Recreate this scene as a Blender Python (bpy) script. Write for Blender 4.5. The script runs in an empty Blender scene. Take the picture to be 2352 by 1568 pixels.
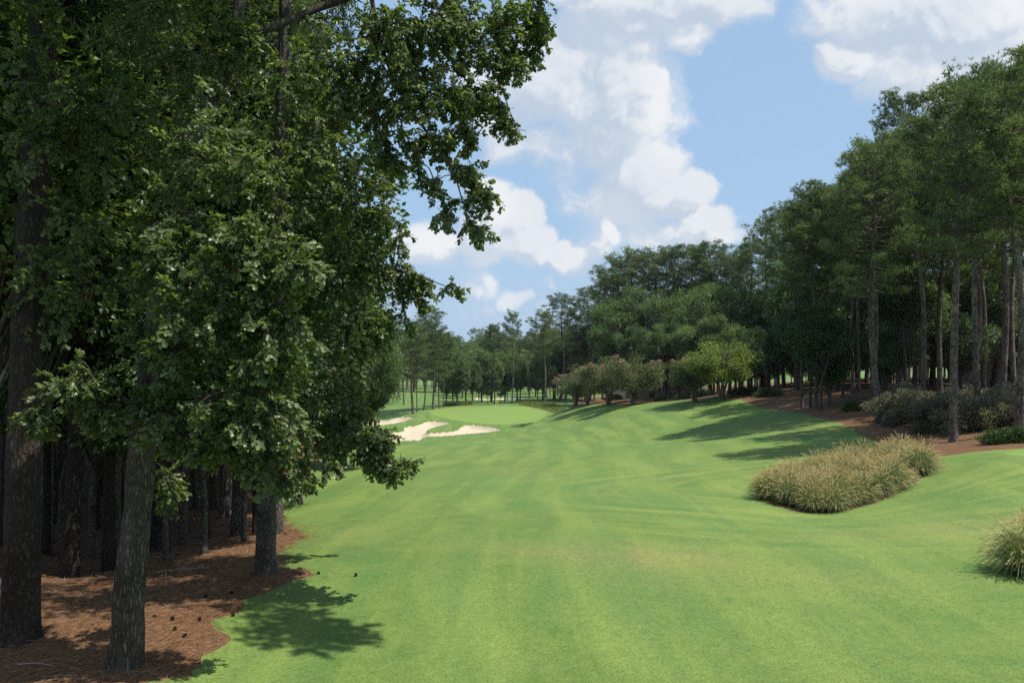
import bpy, math, random
import numpy as np
from mathutils import Matrix, Vector
R = math.radians
sc = bpy.context.scene
C = sc.collection

# ------------------------------------------------------------------ camera
ZC = 5.0                      # camera height above the flat ground by the first oak
F, CX, CY, HZ = 1830.0, 1176.0, 784.0, 800.0
PITCH = math.atan((HZ - CY) / F)
cam = bpy.data.cameras.new('camera'); cam.sensor_width = 36; cam.lens = 36 * F / 2352
cam.clip_start = 0.1; cam.clip_end = 6000
co = bpy.data.objects.new('camera', cam); C.objects.link(co)
co.location = (0, 0, ZC); co.rotation_euler = (R(90) + PITCH, 0, 0)
sc.camera = co

# ------------------------------------------------------------------ light
SUN_EL, SUN_AZ = R(62), R(106)          # azimuth clockwise from +Y (the view direction)
sl = bpy.data.lights.new('sun', 'SUN'); sl.energy = 4.8; sl.angle = R(0.53); sl.color = (1.0, 0.945, 0.83)
so = bpy.data.objects.new('sun', sl); C.objects.link(so)
sdir = Vector((math.cos(SUN_EL) * math.sin(SUN_AZ), math.cos(SUN_EL) * math.cos(SUN_AZ), math.sin(SUN_EL)))
so.rotation_euler = sdir.to_track_quat('Z', 'Y').to_euler(); so.location = (60, -30, 120)
sc.view_settings.view_transform = 'Standard'; sc.view_settings.look = 'None'
sc.view_settings.exposure = 0.45; sc.view_settings.gamma = 1.0
sc.view_settings.use_curve_mapping = False
cy = sc.cycles
cy.max_bounces = 6; cy.diffuse_bounces = 3; cy.glossy_bounces = 2; cy.transmission_bounces = 3
cy.transparent_max_bounces = 4; cy.volume_bounces = 0
cy.use_denoising = False; cy.sample_clamp_indirect = 4

def nd(nt, kind, **kw):
    n = nt.nodes.new(kind)
    for k, v in kw.items():
        if k.startswith('i_'):
            n.inputs[k[2:]].default_value = v
        else:
            setattr(n, k, v)
    return n
def val(nt, sock, v):
    if hasattr(v, 'is_output'): nt.links.new(v, sock)
    else: sock.default_value = v
def mth(nt, op, a, b=None, c=None, clamp=False):
    n = nt.nodes.new('ShaderNodeMath'); n.operation = op; n.use_clamp = clamp
    val(nt, n.inputs[0], a)
    if b is not None: val(nt, n.inputs[1], b)
    if c is not None: val(nt, n.inputs[2], c)
    return n.outputs[0]
def vmth(nt, op, a, b=None, out=0):
    n = nt.nodes.new('ShaderNodeVectorMath'); n.operation = op
    val(nt, n.inputs[0], a)
    if b is not None: val(nt, n.inputs[1], b)
    return n.outputs[out]
def mixc(nt, f, a, b, mode='MIX'):
    n = nt.nodes.new('ShaderNodeMix'); n.data_type = 'RGBA'; n.blend_type = mode
    val(nt, n.inputs[0], f); val(nt, n.inputs[6], a); val(nt, n.inputs[7], b)
    return n.outputs[2]
def sstep(nt, x, a, b, lo=0.0, hi=1.0):
    n = nt.nodes.new('ShaderNodeMapRange'); n.interpolation_type = 'SMOOTHSTEP'
    val(nt, n.inputs[0], x); n.inputs[1].default_value = a; n.inputs[2].default_value = b
    n.inputs[3].default_value = lo; n.inputs[4].default_value = hi
    return n.outputs[0]
def noise(nt, vec, scale, detail=4, rough=0.5, dist=0.0, dim='3D'):
    n = nt.nodes.new('ShaderNodeTexNoise'); n.noise_dimensions = dim
    if vec is not None: nt.links.new(vec, n.inputs['Vector'])
    n.inputs['Scale'].default_value = scale; n.inputs['Detail'].default_value = detail
    n.inputs['Roughness'].default_value = rough; n.inputs['Distortion'].default_value = dist
    return n.outputs[0]

# ------------------------------------------------------------------ sky with cumulus
def cloud_group():
    g = bpy.data.node_groups.new('cloud_density', 'ShaderNodeTree')
    g.interface.new_socket('Vector', in_out='INPUT', socket_type='NodeSocketVector')
    g.interface.new_socket('Density', in_out='OUTPUT', socket_type='NodeSocketFloat')
    gi = g.nodes.new('NodeGroupInput'); go = g.nodes.new('NodeGroupOutput')
    p = gi.outputs[0]
    blobs = [  # centre and radii in hundredths of a radian-ish tangent units: (px, py, rx, ry, gain)
        (1520, -10, 230, 75, 1.0), (1400, 60, 120, 105, .9), (1575, 70, 75, 45, .8), (1350, 180, 190, 160, .84), (1410, 300, 130, 90, .8),
        (1475, 185, 60, 55, 1.0), (1440, 245, 85, 90, 1.0), (1215, 200, 160, 150, .56), (1290, 335, 170, 55, .58), (1340, 430, 150, 110, .44),
        (1500, 395, 75, 70, 1.0), (1605, 425, 46, 50, 1.0), (1555, 450, 90, 60, .95), (1440, 460, 150, 110, .66),
        (1650, 515, 65, 45, 1.0), (1600, 550, 130, 36, .85), (1470, 545, 190, 60, .55),
        (1165, 500, 55, 62, 1.0), (1120, 545, 95, 62, .9), (1205, 560, 70, 45, .9), (1125, 440, 42, 45, .7), (990, 570, 70, 45, .9),
        (1385, 545, 32, 50, .95), (1300, 580, 110, 28, .7), (1280, 575, 60, 30, .9),
        (2130, 30, 270, 95, 1.0), (1945, 140, 62, 66, 1.0), (2100, 145, 190, 85, .75), (2300, 60, 250, 150, .6), (2000, 180, 110, 50, .5),
        (1250, 635, 22, 26, .5), (1200, 690, 40, 24, .45), (1110, 655, 60, 40, .42), (1060, 600, 120, 40, .3), (1230, 710, 220, 40, .18)]
    w1 = nd(g, 'ShaderNodeTexNoise'); w1.noise_dimensions = '2D'
    g.links.new(p, w1.inputs['Vector']); w1.inputs['Scale'].default_value = 9; w1.inputs['Detail'].default_value = 6; w1.inputs['Roughness'].default_value = .55
    wv = vmth(g, 'SUBTRACT', w1.outputs['Color'], (.5, .5, .5))
    wv = vmth(g, 'MULTIPLY', wv, (.085, .07, 0))
    pw = vmth(g, 'ADD', p, wv)
    acc = None
    for (cx, cy_, rx, ry, gain) in blobs:
        u, v = (cx - CX) / F, (HZ - cy_) / F
        d = vmth(g, 'SUBTRACT', pw, (u, v, 0))
        d = vmth(g, 'MULTIPLY', d, (F / rx, F / ry, 0))
        l = vmth(g, 'LENGTH', d, out=1)
        s = sstep(g, l, 0.35, 1.65, gain, 0.0)
        acc = s if acc is None else mth(g, 'MAXIMUM', acc, s) if gain > .3 else mth(g, 'MAXIMUM', acc, s)
    n = noise(g, pw, 17, 8, .6, .3, '2D')
    n2 = noise(g, p, 5, 4, .5, 0, '2D')
    k = mth(g, 'ADD', mth(g, 'MULTIPLY', mth(g, 'SUBTRACT', n, .5), .80), mth(g, 'MULTIPLY', mth(g, 'SUBTRACT', n2, .5), .25))
    g.links.new(mth(g, 'ADD', acc, k), go.inputs[0])
    return g
w = bpy.data.worlds.new('World'); sc.world = w; w.use_nodes = True
nt = w.node_tree; nt.nodes.clear()
sky = nd(nt, 'ShaderNodeTexSky', sky_type='NISHITA'); sky.sun_disc = False
sky.sun_elevation = SUN_EL; sky.sun_rotation = SUN_AZ; sky.air_density = 1.0; sky.dust_density = 1.6; sky.ozone_density = 1.2
SKY_STR = 0.10
geo = nd(nt, 'ShaderNodeTexCoord')
sep = nd(nt, 'ShaderNodeSeparateXYZ'); nt.links.new(geo.outputs['Generated'], sep.inputs[0])
dx, dy, dz = sep.outputs
ysafe = mth(nt, 'MAXIMUM', dy, 0.08)
comb = nd(nt, 'ShaderNodeCombineXYZ')
val(nt, comb.inputs[0], mth(nt, 'DIVIDE', dx, ysafe)); val(nt, comb.inputs[1], mth(nt, 'DIVIDE', dz, ysafe))
uv = comb.outputs[0]
cg = cloud_group()
def dens(vec):
    n = nt.nodes.new('ShaderNodeGroup'); n.node_tree = cg; nt.links.new(vec, n.inputs[0]); return n.outputs[0]
d0 = dens(uv)
d1 = dens(vmth(nt, 'ADD', uv, (.022, .03, 0)))
# the same kind of fair-weather clouds all round, outside the part described above
flat = nd(nt, 'ShaderNodeCombineXYZ')
zz = mth(nt, 'ADD', mth(nt, 'MAXIMUM', dz, 0.0), .22)
val(nt, flat.inputs[0], mth(nt, 'DIVIDE', dx, zz)); val(nt, flat.inputs[1], mth(nt, 'DIVIDE', dy, zz))
gen = noise(nt, flat.outputs[0], 1.3, 8, .58, .3)
gen = sstep(nt, gen, .50, .66)
front = mth(nt, 'MULTIPLY', sstep(nt, dy, .45, .7), sstep(nt, dz, .45, .6, 1.0, 0.0))
a_in = sstep(nt, d0, .13, .66)
hz = sstep(nt, dz, -.02, .14, 1.0, 0.0)
alpha = nd(nt, 'ShaderNodeMix'); val(nt, alpha.inputs[0], front); val(nt, alpha.inputs[2], mth(nt, 'MULTIPLY', gen, .8)); val(nt, alpha.inputs[3], mth(nt, 'MULTIPLY', a_in, .92))
d2 = dens(vmth(nt, 'ADD', uv, (.008, .011, 0)))
relief = mth(nt, 'MULTIPLY_ADD', mth(nt, 'SUBTRACT', d0, d2), 1.1, mth(nt, 'SUBTRACT', d0, d1))
lit = sstep(nt, relief, -.34, .42)
big = noise(nt, uv, 6, 3, .5, 0, '2D')
lit = mth(nt, 'MULTIPLY_ADD', sstep(nt, big, .35, .65), .26, mth(nt, 'MULTIPLY', lit, .74))
K = 1.0 / SKY_STR
ccol = mixc(nt, lit, (.400 * K, .465 * K, .550 * K, 1), (.665 * K, .668 * K, .675 * K, 1))
# humid summer air: the blue pales toward the horizon
base = mixc(nt, .72, mixc(nt, 1.0, sky.outputs[0], (1.0, 1.0, 1.0, 1), 'MULTIPLY'), (.298 * K, .450 * K, .646 * K, 1))
base = mixc(nt, mth(nt, 'MULTIPLY', hz, .7), base, (.36 * K, .47 * K, .62 * K, 1))
col = mixc(nt, alpha.outputs[0], base, ccol)
bg = nd(nt, 'ShaderNodeBackground'); nt.links.new(col, bg.inputs[0]); bg.inputs[1].default_value = SKY_STR
out = nd(nt, 'ShaderNodeOutputWorld'); nt.links.new(bg.outputs[0], out.inputs[0])
w.cycles.sampling_method = 'MANUAL'; w.cycles.sample_map_resolution = 512

# ------------------------------------------------------------------ helpers
def at(px, py, d):
    """the place d metres out along the view direction that the photograph shows at (px, py)"""
    x, y = (px - CX) / F, -(py - CY) / F
    c, s = math.cos(PITCH), math.sin(PITCH)
    v = np.array((x, c - y * s, s + y * c))
    return v * (d / v[1]) + np.array((0, 0, ZC))
def tag(o, label=None, cat=None, group=None, kind=None):
    if label: o['label'] = label
    if cat: o['category'] = cat
    if group: o['group'] = group
    if kind: o['kind'] = kind
    return o
def empty(name, loc, rz=0.0, s=1.0):
    o = bpy.data.objects.new(name, None); C.objects.link(o)
    o.location = tuple(loc); o.rotation_euler = (0, 0, rz); o.scale = (s, s, s); o.empty_display_size = .3
    return o
def link(name, me, parent=None):
    o = bpy.data.objects.new(name, me); C.objects.link(o)
    if parent is not None: o.parent = parent
    return o
def copy_tree(o, parent=None):
    c = o.copy(); C.objects.link(c)
    if parent is not None: c.parent = parent
    for ch in list(o.children): copy_tree(ch, c)
    return c

class G:
    """collects triangles with a per-vertex tint and a material slot"""
    def __init__(s): s.v, s.t, s.c, s.m, s.n = [], [], [], [], 0
    def add(s, v, t, c=0.5, m=0):
        v = np.asarray(v, float).reshape(-1, 3); t = np.asarray(t, int).reshape(-1, 3)
        s.v.append(v); s.t.append(t + s.n)
        s.c.append(np.full(len(v), c) if np.isscalar(c) else np.asarray(c, float)); s.m.append(np.full(len(t), m, int)); s.n += len(v)
    def mesh(s, name, mats, smooth=False):
        me = bpy.data.meshes.new(name)
        v = np.concatenate(s.v); t = np.concatenate(s.t); c = np.concatenate(s.c); m = np.concatenate(s.m)
        me.vertices.add(len(v)); me.vertices.foreach_set('co', v.astype(np.float32).ravel())
        me.loops.add(t.size); me.loops.foreach_set('vertex_index', t.astype(np.int32).ravel())
        me.polygons.add(len(t)); me.polygons.foreach_set('loop_start', np.arange(0, t.size, 3, dtype=np.int32))
        me.polygons.foreach_set('loop_total', np.full(len(t), 3, np.int32))
        me.polygons.foreach_set('material_index', m.astype(np.int32))
        me.polygons.foreach_set('use_smooth', np.full(len(t), smooth, bool))
        a = me.attributes.new('tint', 'FLOAT', 'POINT'); a.data.foreach_set('value', c.astype(np.float32))
        for mt in (mats if isinstance(mats, (list, tuple)) else [mats]): me.materials.append(mt)
        me.update(); me.validate()
        return me
    def build(s, name, mats, parent=None, smooth=False):
        return link(name, s.mesh(name, mats, smooth), parent)

def nrm(a): return a / np.maximum(np.linalg.norm(a, axis=-1, keepdims=True), 1e-9)
def smooth_path(pts, n):
    """Catmull-Rom through the points"""
    p = np.asarray(pts, float); P = np.vstack([2 * p[0] - p[1], p, 2 * p[-1] - p[-2]])
    k = len(p) - 1; t = np.linspace(0, k, n); i = np.minimum(t.astype(int), k - 1); f = (t - i)[:, None]
    a, b, c, d = P[i], P[i + 1], P[i + 2], P[i + 3]
    return .5 * (2 * b + (c - a) * f + (2 * a - 5 * b + 4 * c - d) * f ** 2 + (3 * b - a - 3 * c + d) * f ** 3)
def tube(g, path, radii, sides=6, c=0.5, m=0, flare=0.0, rough=0.0, rng=None, cap=True):
    p = np.asarray(path, float); n = len(p); r = np.interp(np.linspace(0, 1, n), np.linspace(0, 1, len(radii)), radii)
    tan = nrm(np.gradient(p, axis=0)); ref = np.array((1., 0, 0)) if abs(tan[0][0]) < .8 else np.array((0, 1., 0))
    u = nrm(ref - (tan @ ref)[:, None] * tan); w_ = np.cross(tan, u)
    a = np.linspace(0, 2 * np.pi, sides, endpoint=False)
    rr = np.repeat(r[:, None], sides, 1)
    h = np.concatenate([[0], np.cumsum(np.linalg.norm(np.diff(p, axis=0), axis=1))])
    if flare:
        ph = 0 if rng is None else rng.uniform(0, 6)
        rr = rr * (1 + flare * np.exp(-h / .28)[:, None] * (1 + .45 * np.cos(5 * a + ph) + .25 * np.cos(3 * a + 2 * ph))[None, :])
    if rough and rng is not None:
        q = np.zeros_like(rr)
        for k in range(14):
            fa = rng.integers(2, 12); q += np.cos(fa * a[None, :] + rng.uniform(-.6, .6) * 4 * h[:, None] + rng.uniform(0, 6) + 1.2 * np.sin(h[:, None] * rng.uniform(.8, 4) + rng.uniform(0, 6)))
        rr = rr * (1 + rough * q / 3.7)
    v = p[:, None, :] + rr[..., None] * (np.cos(a)[None, :, None] * u[:, None, :] + np.sin(a)[None, :, None] * w_[:, None, :])
    i = np.arange(n - 1)[:, None] * sides; j = np.arange(sides)[None, :]; j2 = (j + 1) % sides
    t = np.stack([np.stack([i + j, i + j2, i + sides + j2], -1), np.stack([i + j, i + sides + j2, i + sides + j], -1)], 2).reshape(-1, 3)
    g.add(v.reshape(-1, 3), t, c, m)
def place(g, tv, tt, pos, ydir, nor, scale, tint, m=0):
    """copies of a little leaf-like template: y along ydir, z near nor"""
    pos = np.asarray(pos, float); n = len(pos)
    y = nrm(np.asarray(ydir, float)); x = nrm(np.cross(y, np.asarray(nor, float))); z = np.cross(x, y)
    s = np.broadcast_to(np.asarray(scale, float), (n,))[:, None, None]
    tv = np.asarray(tv, float)
    v = pos[:, None] + s * (tv[None, :, 0:1] * x[:, None] + tv[None, :, 1:2] * y[:, None] + tv[None, :, 2:3] * z[:, None])
    t = np.asarray(tt)[None] + (np.arange(n) * len(tv))[:, None, None]
    g.add(v.reshape(-1, 3), t.reshape(-1, 3), np.repeat(np.broadcast_to(np.asarray(tint, float), (n,)), len(tv)), m)
def rdir(rng, n): return nrm(rng.normal(size=(n, 3)))
def inball(rng, n): return rdir(rng, n) * (rng.uniform(size=(n, 1)) ** (1 / 2.2))

def lobed():
    half = [(0, 0, 0), (0, .34, .02), (0, .67, .0), (0, 1, -.06), (.26, .30, .07), (.07, .43, .02), (.33, .66, .06), (.10, .77, .0), (.17, .95, -.03)]
    tr = [(0, 4, 1), (4, 5, 1), (1, 5, 2), (5, 6, 2), (6, 7, 2), (2, 7, 3), (7, 8, 3)]
    mir = half + [(-x, y, z) for x, y, z in half[4:]]
    mp = {4: 9, 5: 10, 6: 11, 7: 12, 8: 13}
    tr2 = [(c, b, a) for a, b, c in [tuple(mp.get(i, i) for i in q) for q in tr]]
    return np.array(mir, float), tr + tr2
OAK = lobed()
LOBE8 = (np.array([(0, 0, 0), (.27, .33, .06), (.09, .5, .02), (.31, .74, .05), (0, 1, -.08), (-.31, .74, .05), (-.09, .5, .02), (-.27, .33, .06), (0, .5, 0)], float),
         [(0, 1, 8), (1, 2, 8), (2, 3, 8), (3, 4, 8), (4, 5, 8), (5, 6, 8), (6, 7, 8), (7, 0, 8)])
OVAL = (np.array([(0, 0, 0), (.22, .32, .05), (.17, .72, .03), (0, 1, -.05), (-.17, .72, .03), (-.22, .32, .05), (0, .5, 0)], float),
        [(0, 1, 6), (1, 2, 6), (2, 3, 6), (3, 4, 6), (4, 5, 6), (5, 0, 6)])
QUAD = (np.array([(0, 0, 0), (.32, .45, .08), (0, 1, -.04), (-.32, .45, .08)], float), [(0, 1, 2), (0, 2, 3)])
SLIM = (np.array([(0, 0, 0), (.14, .45, .04), (0, 1, -.05), (-.14, .45, .04)], float), [(0, 1, 2), (0, 2, 3)])

# ------------------------------------------------------------------ materials
def new_mat(name):
    m = bpy.data.materials.new(name); m.use_nodes = True; n = m.node_tree; n.nodes.clear()
    o = n.nodes.new('ShaderNodeOutputMaterial'); return m, n, o
def attr(nt_, name):
    a = nt_.nodes.new('ShaderNodeAttribute'); a.attribute_name = name; return a.outputs['Fac']
def leaf_mat(name, dark, light, trans=.3, rough=.42, spec=.5, odd=None, rnd=.35, tt=(1.35, 1.5, .55)):
    m, n, o = new_mat(name)
    t = attr(n, 'tint')
    oi = n.nodes.new('ShaderNodeObjectInfo')
    f = mth(n, 'ADD', t, mth(n, 'MULTIPLY', mth(n, 'SUBTRACT', oi.outputs['Random'], .5), rnd), clamp=True)
    col = mixc(n, f, dark + (1,), light + (1,))
    if odd:
        col = mixc(n, mth(n, 'GREATER_THAN', t, .985), col, odd + (1,))
    p = nd(n, 'ShaderNodeBsdfPrincipled'); n.links.new(col, p.inputs['Base Color']); p.inputs['Roughness'].default_value = rough
    p.inputs['Specular IOR Level'].default_value = spec
    tr = nd(n, 'ShaderNodeBsdfTranslucent'); n.links.new(mixc(n, 1.0, col, tt + (1,), 'MULTIPLY'), tr.inputs[0])
    mx = nd(n, 'ShaderNodeMixShader'); mx.inputs[0].default_value = trans
    n.links.new(p.outputs[0], mx.inputs[1]); n.links.new(tr.outputs[0], mx.inputs[2]); n.links.new(mx.outputs[0], o.inputs[0])
    return m
def bark_mat(name, dark, light, sx=9, sz=1.6, bump=.6, plates=True):
    m, n, o = new_mat(name)
    tc = n.nodes.new('ShaderNodeTexCoord')
    mp = nd(n, 'ShaderNodeMapping'); n.links.new(tc.outputs['Object'], mp.inputs[0]); mp.inputs['Scale'].default_value = (sx, sx, sz)
    wob = vmth(n, 'ADD', mp.outputs[0], vmth(n, 'MULTIPLY', nd_noise_col(n, mp.outputs[0], 1.6), (1.5, 1.5, 1.5)))
    vo = nd(n, 'ShaderNodeTexVoronoi'); vo.feature = 'DISTANCE_TO_EDGE'; n.links.new(wob, vo.inputs['Vector']); vo.inputs['Scale'].default_value = 1.0
    ridge = sstep(n, vo.outputs['Distance'], -.05, .42)
    fine = noise(n, mp.outputs[0], 3.5, 6, .65)
    pat = noise(n, tc.outputs['Object'], 1.1, 4, .6)
    f = mth(n, 'MULTIPLY_ADD', ridge, .40, mth(n, 'MULTIPLY_ADD', fine, .95, mth(n, 'MULTIPLY', mth(n, 'SUBTRACT', pat, .5), .9)))
    col = mixc(n, sstep(n, f, .35, 1.05), dark + (1,), light + (1,))
    p = nd(n, 'ShaderNodeBsdfPrincipled'); n.links.new(col, p.inputs['Base Color']); p.inputs['Roughness'].default_value = .9
    p.inputs['Specular IOR Level'].default_value = .2
    bp = nd(n, 'ShaderNodeBump'); bp.inputs['Strength'].default_value = bump; bp.inputs['Distance'].default_value = .035
    n.links.new(mth(n, 'MULTIPLY_ADD', fine, .4, ridge), bp.inputs['Height']); n.links.new(bp.outputs[0], p.inputs['Normal'])
    n.links.new(p.outputs[0], o.inputs[0])
    return m
def nd_noise_col(n, vec, scale):
    t = n.nodes.new('ShaderNodeTexNoise'); n.links.new(vec, t.inputs['Vector']); t.inputs['Scale'].default_value = scale; t.inputs['Detail'].default_value = 3
    return t.outputs['Color']
def plain(name, col, rough=.7, spec=.3, var=.15, scale=3.0):
    m, n, o = new_mat(name)
    tc = n.nodes.new('ShaderNodeTexCoord')
    f = noise(n, tc.outputs['Object'], scale, 5, .6)
    c = mixc(n, sstep(n, f, .3, .7), tuple(x * (1 - var) for x in col) + (1,), tuple(min(1, x * (1 + var)) for x in col) + (1,))
    p = nd(n, 'ShaderNodeBsdfPrincipled'); n.links.new(c, p.inputs['Base Color']); p.inputs['Roughness'].default_value = rough; p.inputs['Specular IOR Level'].default_value = spec
    n.links.new(p.outputs[0], o.inputs[0]); return m

M = {}
M['oak_leaf'] = leaf_mat('oak_leaf', (.032, .058, .020), (.205, .255, .098), .44, .40, .45, odd=(.20, .09, .035), rnd=0)
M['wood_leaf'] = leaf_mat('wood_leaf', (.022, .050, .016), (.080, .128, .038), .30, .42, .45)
M['willow_leaf'] = leaf_mat('willow_leaf', (.045, .085, .025), (.105, .160, .050), .32, .42, .45)
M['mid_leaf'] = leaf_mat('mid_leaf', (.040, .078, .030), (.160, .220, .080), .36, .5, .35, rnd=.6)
M['needles'] = leaf_mat('needles', (.038, .070, .030), (.150, .194, .078), .36, .5, .35, rnd=.5)
M['myrtle_leaf'] = leaf_mat('myrtle_leaf', (.062, .086, .034), (.150, .168, .066), .3, .5, .3, rnd=0)
M['lime_leaf'] = leaf_mat('lime_leaf', (.100, .145, .028), (.235, .275, .066), .35, .5, .3, rnd=0)
M['flower'] = leaf_mat('flower', (.42, .15, .20), (.68, .32, .36), .3, .6, .2, rnd=0, tt=(1.1, 1.0, 1.0))
M['shrub_leaf'] = leaf_mat('shrub_leaf', (.075, .070, .056), (.200, .190, .130), .25, .5, .35)
M['green_shrub'] = leaf_mat('green_shrub', (.025, .055, .018), (.080, .130, .030), .3, .45, .4)
M['grass_blade'] = leaf_mat('grass_blade', (.050, .086, .032), (.235, .255, .105), .3, .5, .35, rnd=.2)
M['plume'] = leaf_mat('plume', (.38, .30, .15), (.64, .54, .31), .40, .8, .1, rnd=.25, tt=(1.15, 1.1, .75))
M['tan_grass'] = leaf_mat('tan_grass', (.10, .14, .04), (.27, .27, .11), .3, .6, .2)
M['oak_bark'] = bark_mat('oak_bark', (.036, .029, .022), (.215, .180, .140), 24, 4.5, .9)
M['shaded_pine_bark'] = bark_mat('shaded_pine_bark', (.024, .018, .014), (.085, .064, .050), 15, 5, .9)  # shade of the left wood put into the bark colour
M['grey_bark'] = bark_mat('grey_bark', (.036, .032, .027), (.235, .215, .185), 24, 8, .9)
M['far_bark'] = bark_mat('far_bark', (.050, .041, .034), (.250, .205, .170), 8, 2.2, .5)
M['myrtle_bark'] = bark_mat('myrtle_bark', (.12, .10, .08), (.30, .26, .21), 5, .8, .3)

# ------------------------------------------------------------------ terrain
CP = [  # what the photograph shows of the ground: (px, py, metres out)
    (-300, 1568, 11.2), (0, 1568, 11.2), (285, 1528, 11.4), (600, 1568, 11.2), (1200, 1568, 11.2), (1800, 1568, 11.2), (2352, 1568, 11.2), (2700, 1568, 11.2),
    (45, 1465, 12.6), (610, 1316, 16.5), (430, 1338, 16.2), (157, 1325, 17.5), (250, 1310, 18.5), (362, 1270, 20.5), (421, 1222, 25), (554, 1215, 26), (474, 1238, 23.5),
    (7, 1262, 20), (106, 1274, 20), (220, 1218, 26), (-300, 1230, 24), (-700, 1300, 18), (300, 1080, 45), (-100, 1080, 45), (600, 1195, 29),
    (700, 1168, 32), (800, 1108, 42), (880, 1063, 55), (700, 1020, 70), (870, 1006, 110),
    (900, 1300, 17.2), (1200, 1310, 16.8), (1200, 1200, 24), (1200, 1100, 40), (1200, 1050, 57), (1200, 1022, 80), (1150, 1004, 116), (920, 1014, 150), (1000, 1008, 151),
    (1200, 992, 150), (1100, 975, 171), (1270, 965, 176), (1140, 935, 199), (1000, 958, 181), (1250, 940, 195), (900, 970, 180),
    (950, 949, 187), (1010, 939, 200), (905, 953, 190), (1300, 939, 142), (1340, 937, 130), (1400, 935, 118), (1453, 933, 110), (1500, 931, 105), (1420, 960, 98), (1350, 968, 112), (1450, 932, 150), (1560, 927, 130), (1657, 924, 92), (1600, 926, 97), (1750, 926, 86), (1874, 938, 70), (2021, 951, 58),
    (2190, 1015, 43), (2249, 971, 49), (2338, 991, 42.5), (1700, 1000, 58), (1500, 1000, 80), (1500, 1100, 37), (1600, 1200, 23.5), (1750, 1140, 30), (1880, 1178, 27), (2110, 1095, 31),
    (2000, 1068, 37), (2300, 1062, 29.5), (2352, 1042, 32), (2300, 1322, 16.4), (1800, 1300, 17.3), (2352, 1200, 21.5), (2600, 1100, 27), (2600, 980, 45), (3000, 1000, 40),
    (2100, 921, 66), (1950, 912, 73), (2000, 888, 95), (2300, 890, 90), (1700, 903, 100), (2200, 868, 130), (2500, 880, 105), (1480, 912, 140), (1340, 930, 205), (1800, 880, 130),
    (1180, 922, 230), (1000, 926, 250), (930, 905, 300), (1060, 918, 275), (1200, 910, 310), (1215, 893, 400), (1000, 895, 380), (1100, 890, 460), (700, 905, 300), (1500, 895, 300), (1900, 880, 260), (2600, 865, 260),
    (400, 910, 200), (-300, 900, 220), (500, 940, 120), (-300, 950, 110), (1176, 862, 800), (0, 862, 800), (2352, 862, 800), (1176, 830, 2500), (-500, 830, 2500), (2800, 830, 2500)]
cw = np.array([at(*q) for q in CP])
def warp(x, y):
    yy = np.maximum(y, -4.0) + 14.0
    return np.stack([1.6 * x / yy, np.log(yy)], -1)
_k = lambda r2: np.where(r2 > 0, r2 * np.log(np.maximum(r2, 1e-12)), 0) * .5
# anchors: the tee bank under the camera and its sides
anch = np.array([(0, 0, ZC - 1.65), (-6, -2, ZC - 1.8), (8, -2, ZC - 1.7), (0, -4, ZC - 1.65), (-25, 0, ZC - 3.0), (30, 0, ZC - 2.4), (0, 4, ZC - 2.5), (-12, 5, ZC - 3.3), (12, 5, ZC - 3.0), (-60, 10, ZC - 4), (60, 10, ZC - 3)])
CPW = np.vstack([cw, anch]); UV = warp(CPW[:, 0], CPW[:, 1])
n_ = len(UV); D2 = ((UV[:, None] - UV[None]) ** 2).sum(-1)
A = np.zeros((n_ + 3, n_ + 3)); A[:n_, :n_] = _k(D2) + 4e-4 * np.eye(n_); A[:n_, n_] = 1; A[:n_, n_ + 1:] = UV; A[n_, :n_] = 1; A[n_ + 1:, :n_] = UV.T
# interpolate the slope of the sight line, which varies gently, rather than the height itself
rhs = np.concatenate([(CPW[:, 2] - ZC) / (np.maximum(CPW[:, 1], -4) + 14), np.zeros(3)])
W = np.linalg.solve(A, rhs)
def h0(x, y):
    x = np.asarray(x, float); y = np.asarray(y, float); q = warp(x, y); sh = x.shape; q = q.reshape(-1, 2); res = np.empty(len(q))
    for a in range(0, len(q), 20000):
        b = q[a:a + 20000]; d2 = ((b[:, None] - UV[None]) ** 2).sum(-1)
        res[a:a + 20000] = _k(d2) @ W[:n_] + W[n_] + b @ W[n_ + 1:]
    res = res.reshape(sh) * (np.maximum(y, -4) + 14) + ZC
    return res
def hit(px, py, d0_=7.0, d1_=600.0):
    """where the sight line through (px, py) meets the ground"""
    ds = np.exp(np.linspace(math.log(d0_), math.log(d1_), 400)); P = np.array([at(px, py, d) for d in ds])
    under = np.where(P[:, 2] <= h0(P[:, 0], P[:, 1]))[0]
    d = ds[under[0]] if len(under) else d1_
    p = at(px, py, d); return np.array((p[0], p[1]))
def sd_poly(x, y, poly):
    """signed distance, negative inside"""
    P = np.asarray(poly, float); x = np.asarray(x, float); y = np.asarray(y, float)
    best = np.full(x.shape, 1e18); inside = np.zeros(x.shape, bool)
    for i in range(len(P)):
        a, b = P[i], P[(i + 1) % len(P)]; e = b - a
        t = np.clip(((x - a[0]) * e[0] + (y - a[1]) * e[1]) / max(e @ e, 1e-9), 0, 1)
        best = np.minimum(best, (x - a[0] - t * e[0]) ** 2 + (y - a[1] - t * e[1]) ** 2)
        if a[1] != b[1]:
            c = ((a[1] > y) != (b[1] > y)) & (x < (b[0] - a[0]) * (y - a[1]) / (b[1] - a[1]) + a[0]); inside ^= c
    return np.where(inside, -1, 1) * np.sqrt(best)
def closed(pts, n=4):
    p = [np.asarray(q, float) for q in pts]; k = len(p); out_ = []
    for i in range(k):
        a, b, c, d = p[i - 1], p[i], p[(i + 1) % k], p[(i + 2) % k]
        for f in np.arange(n) / n:
            out_.append(.5 * (2 * b + (c - a) * f + (2 * a - 5 * b + 4 * c - d) * f * f + (3 * b - a - 3 * c + d) * f ** 3))
    return np.array(out_)
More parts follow.
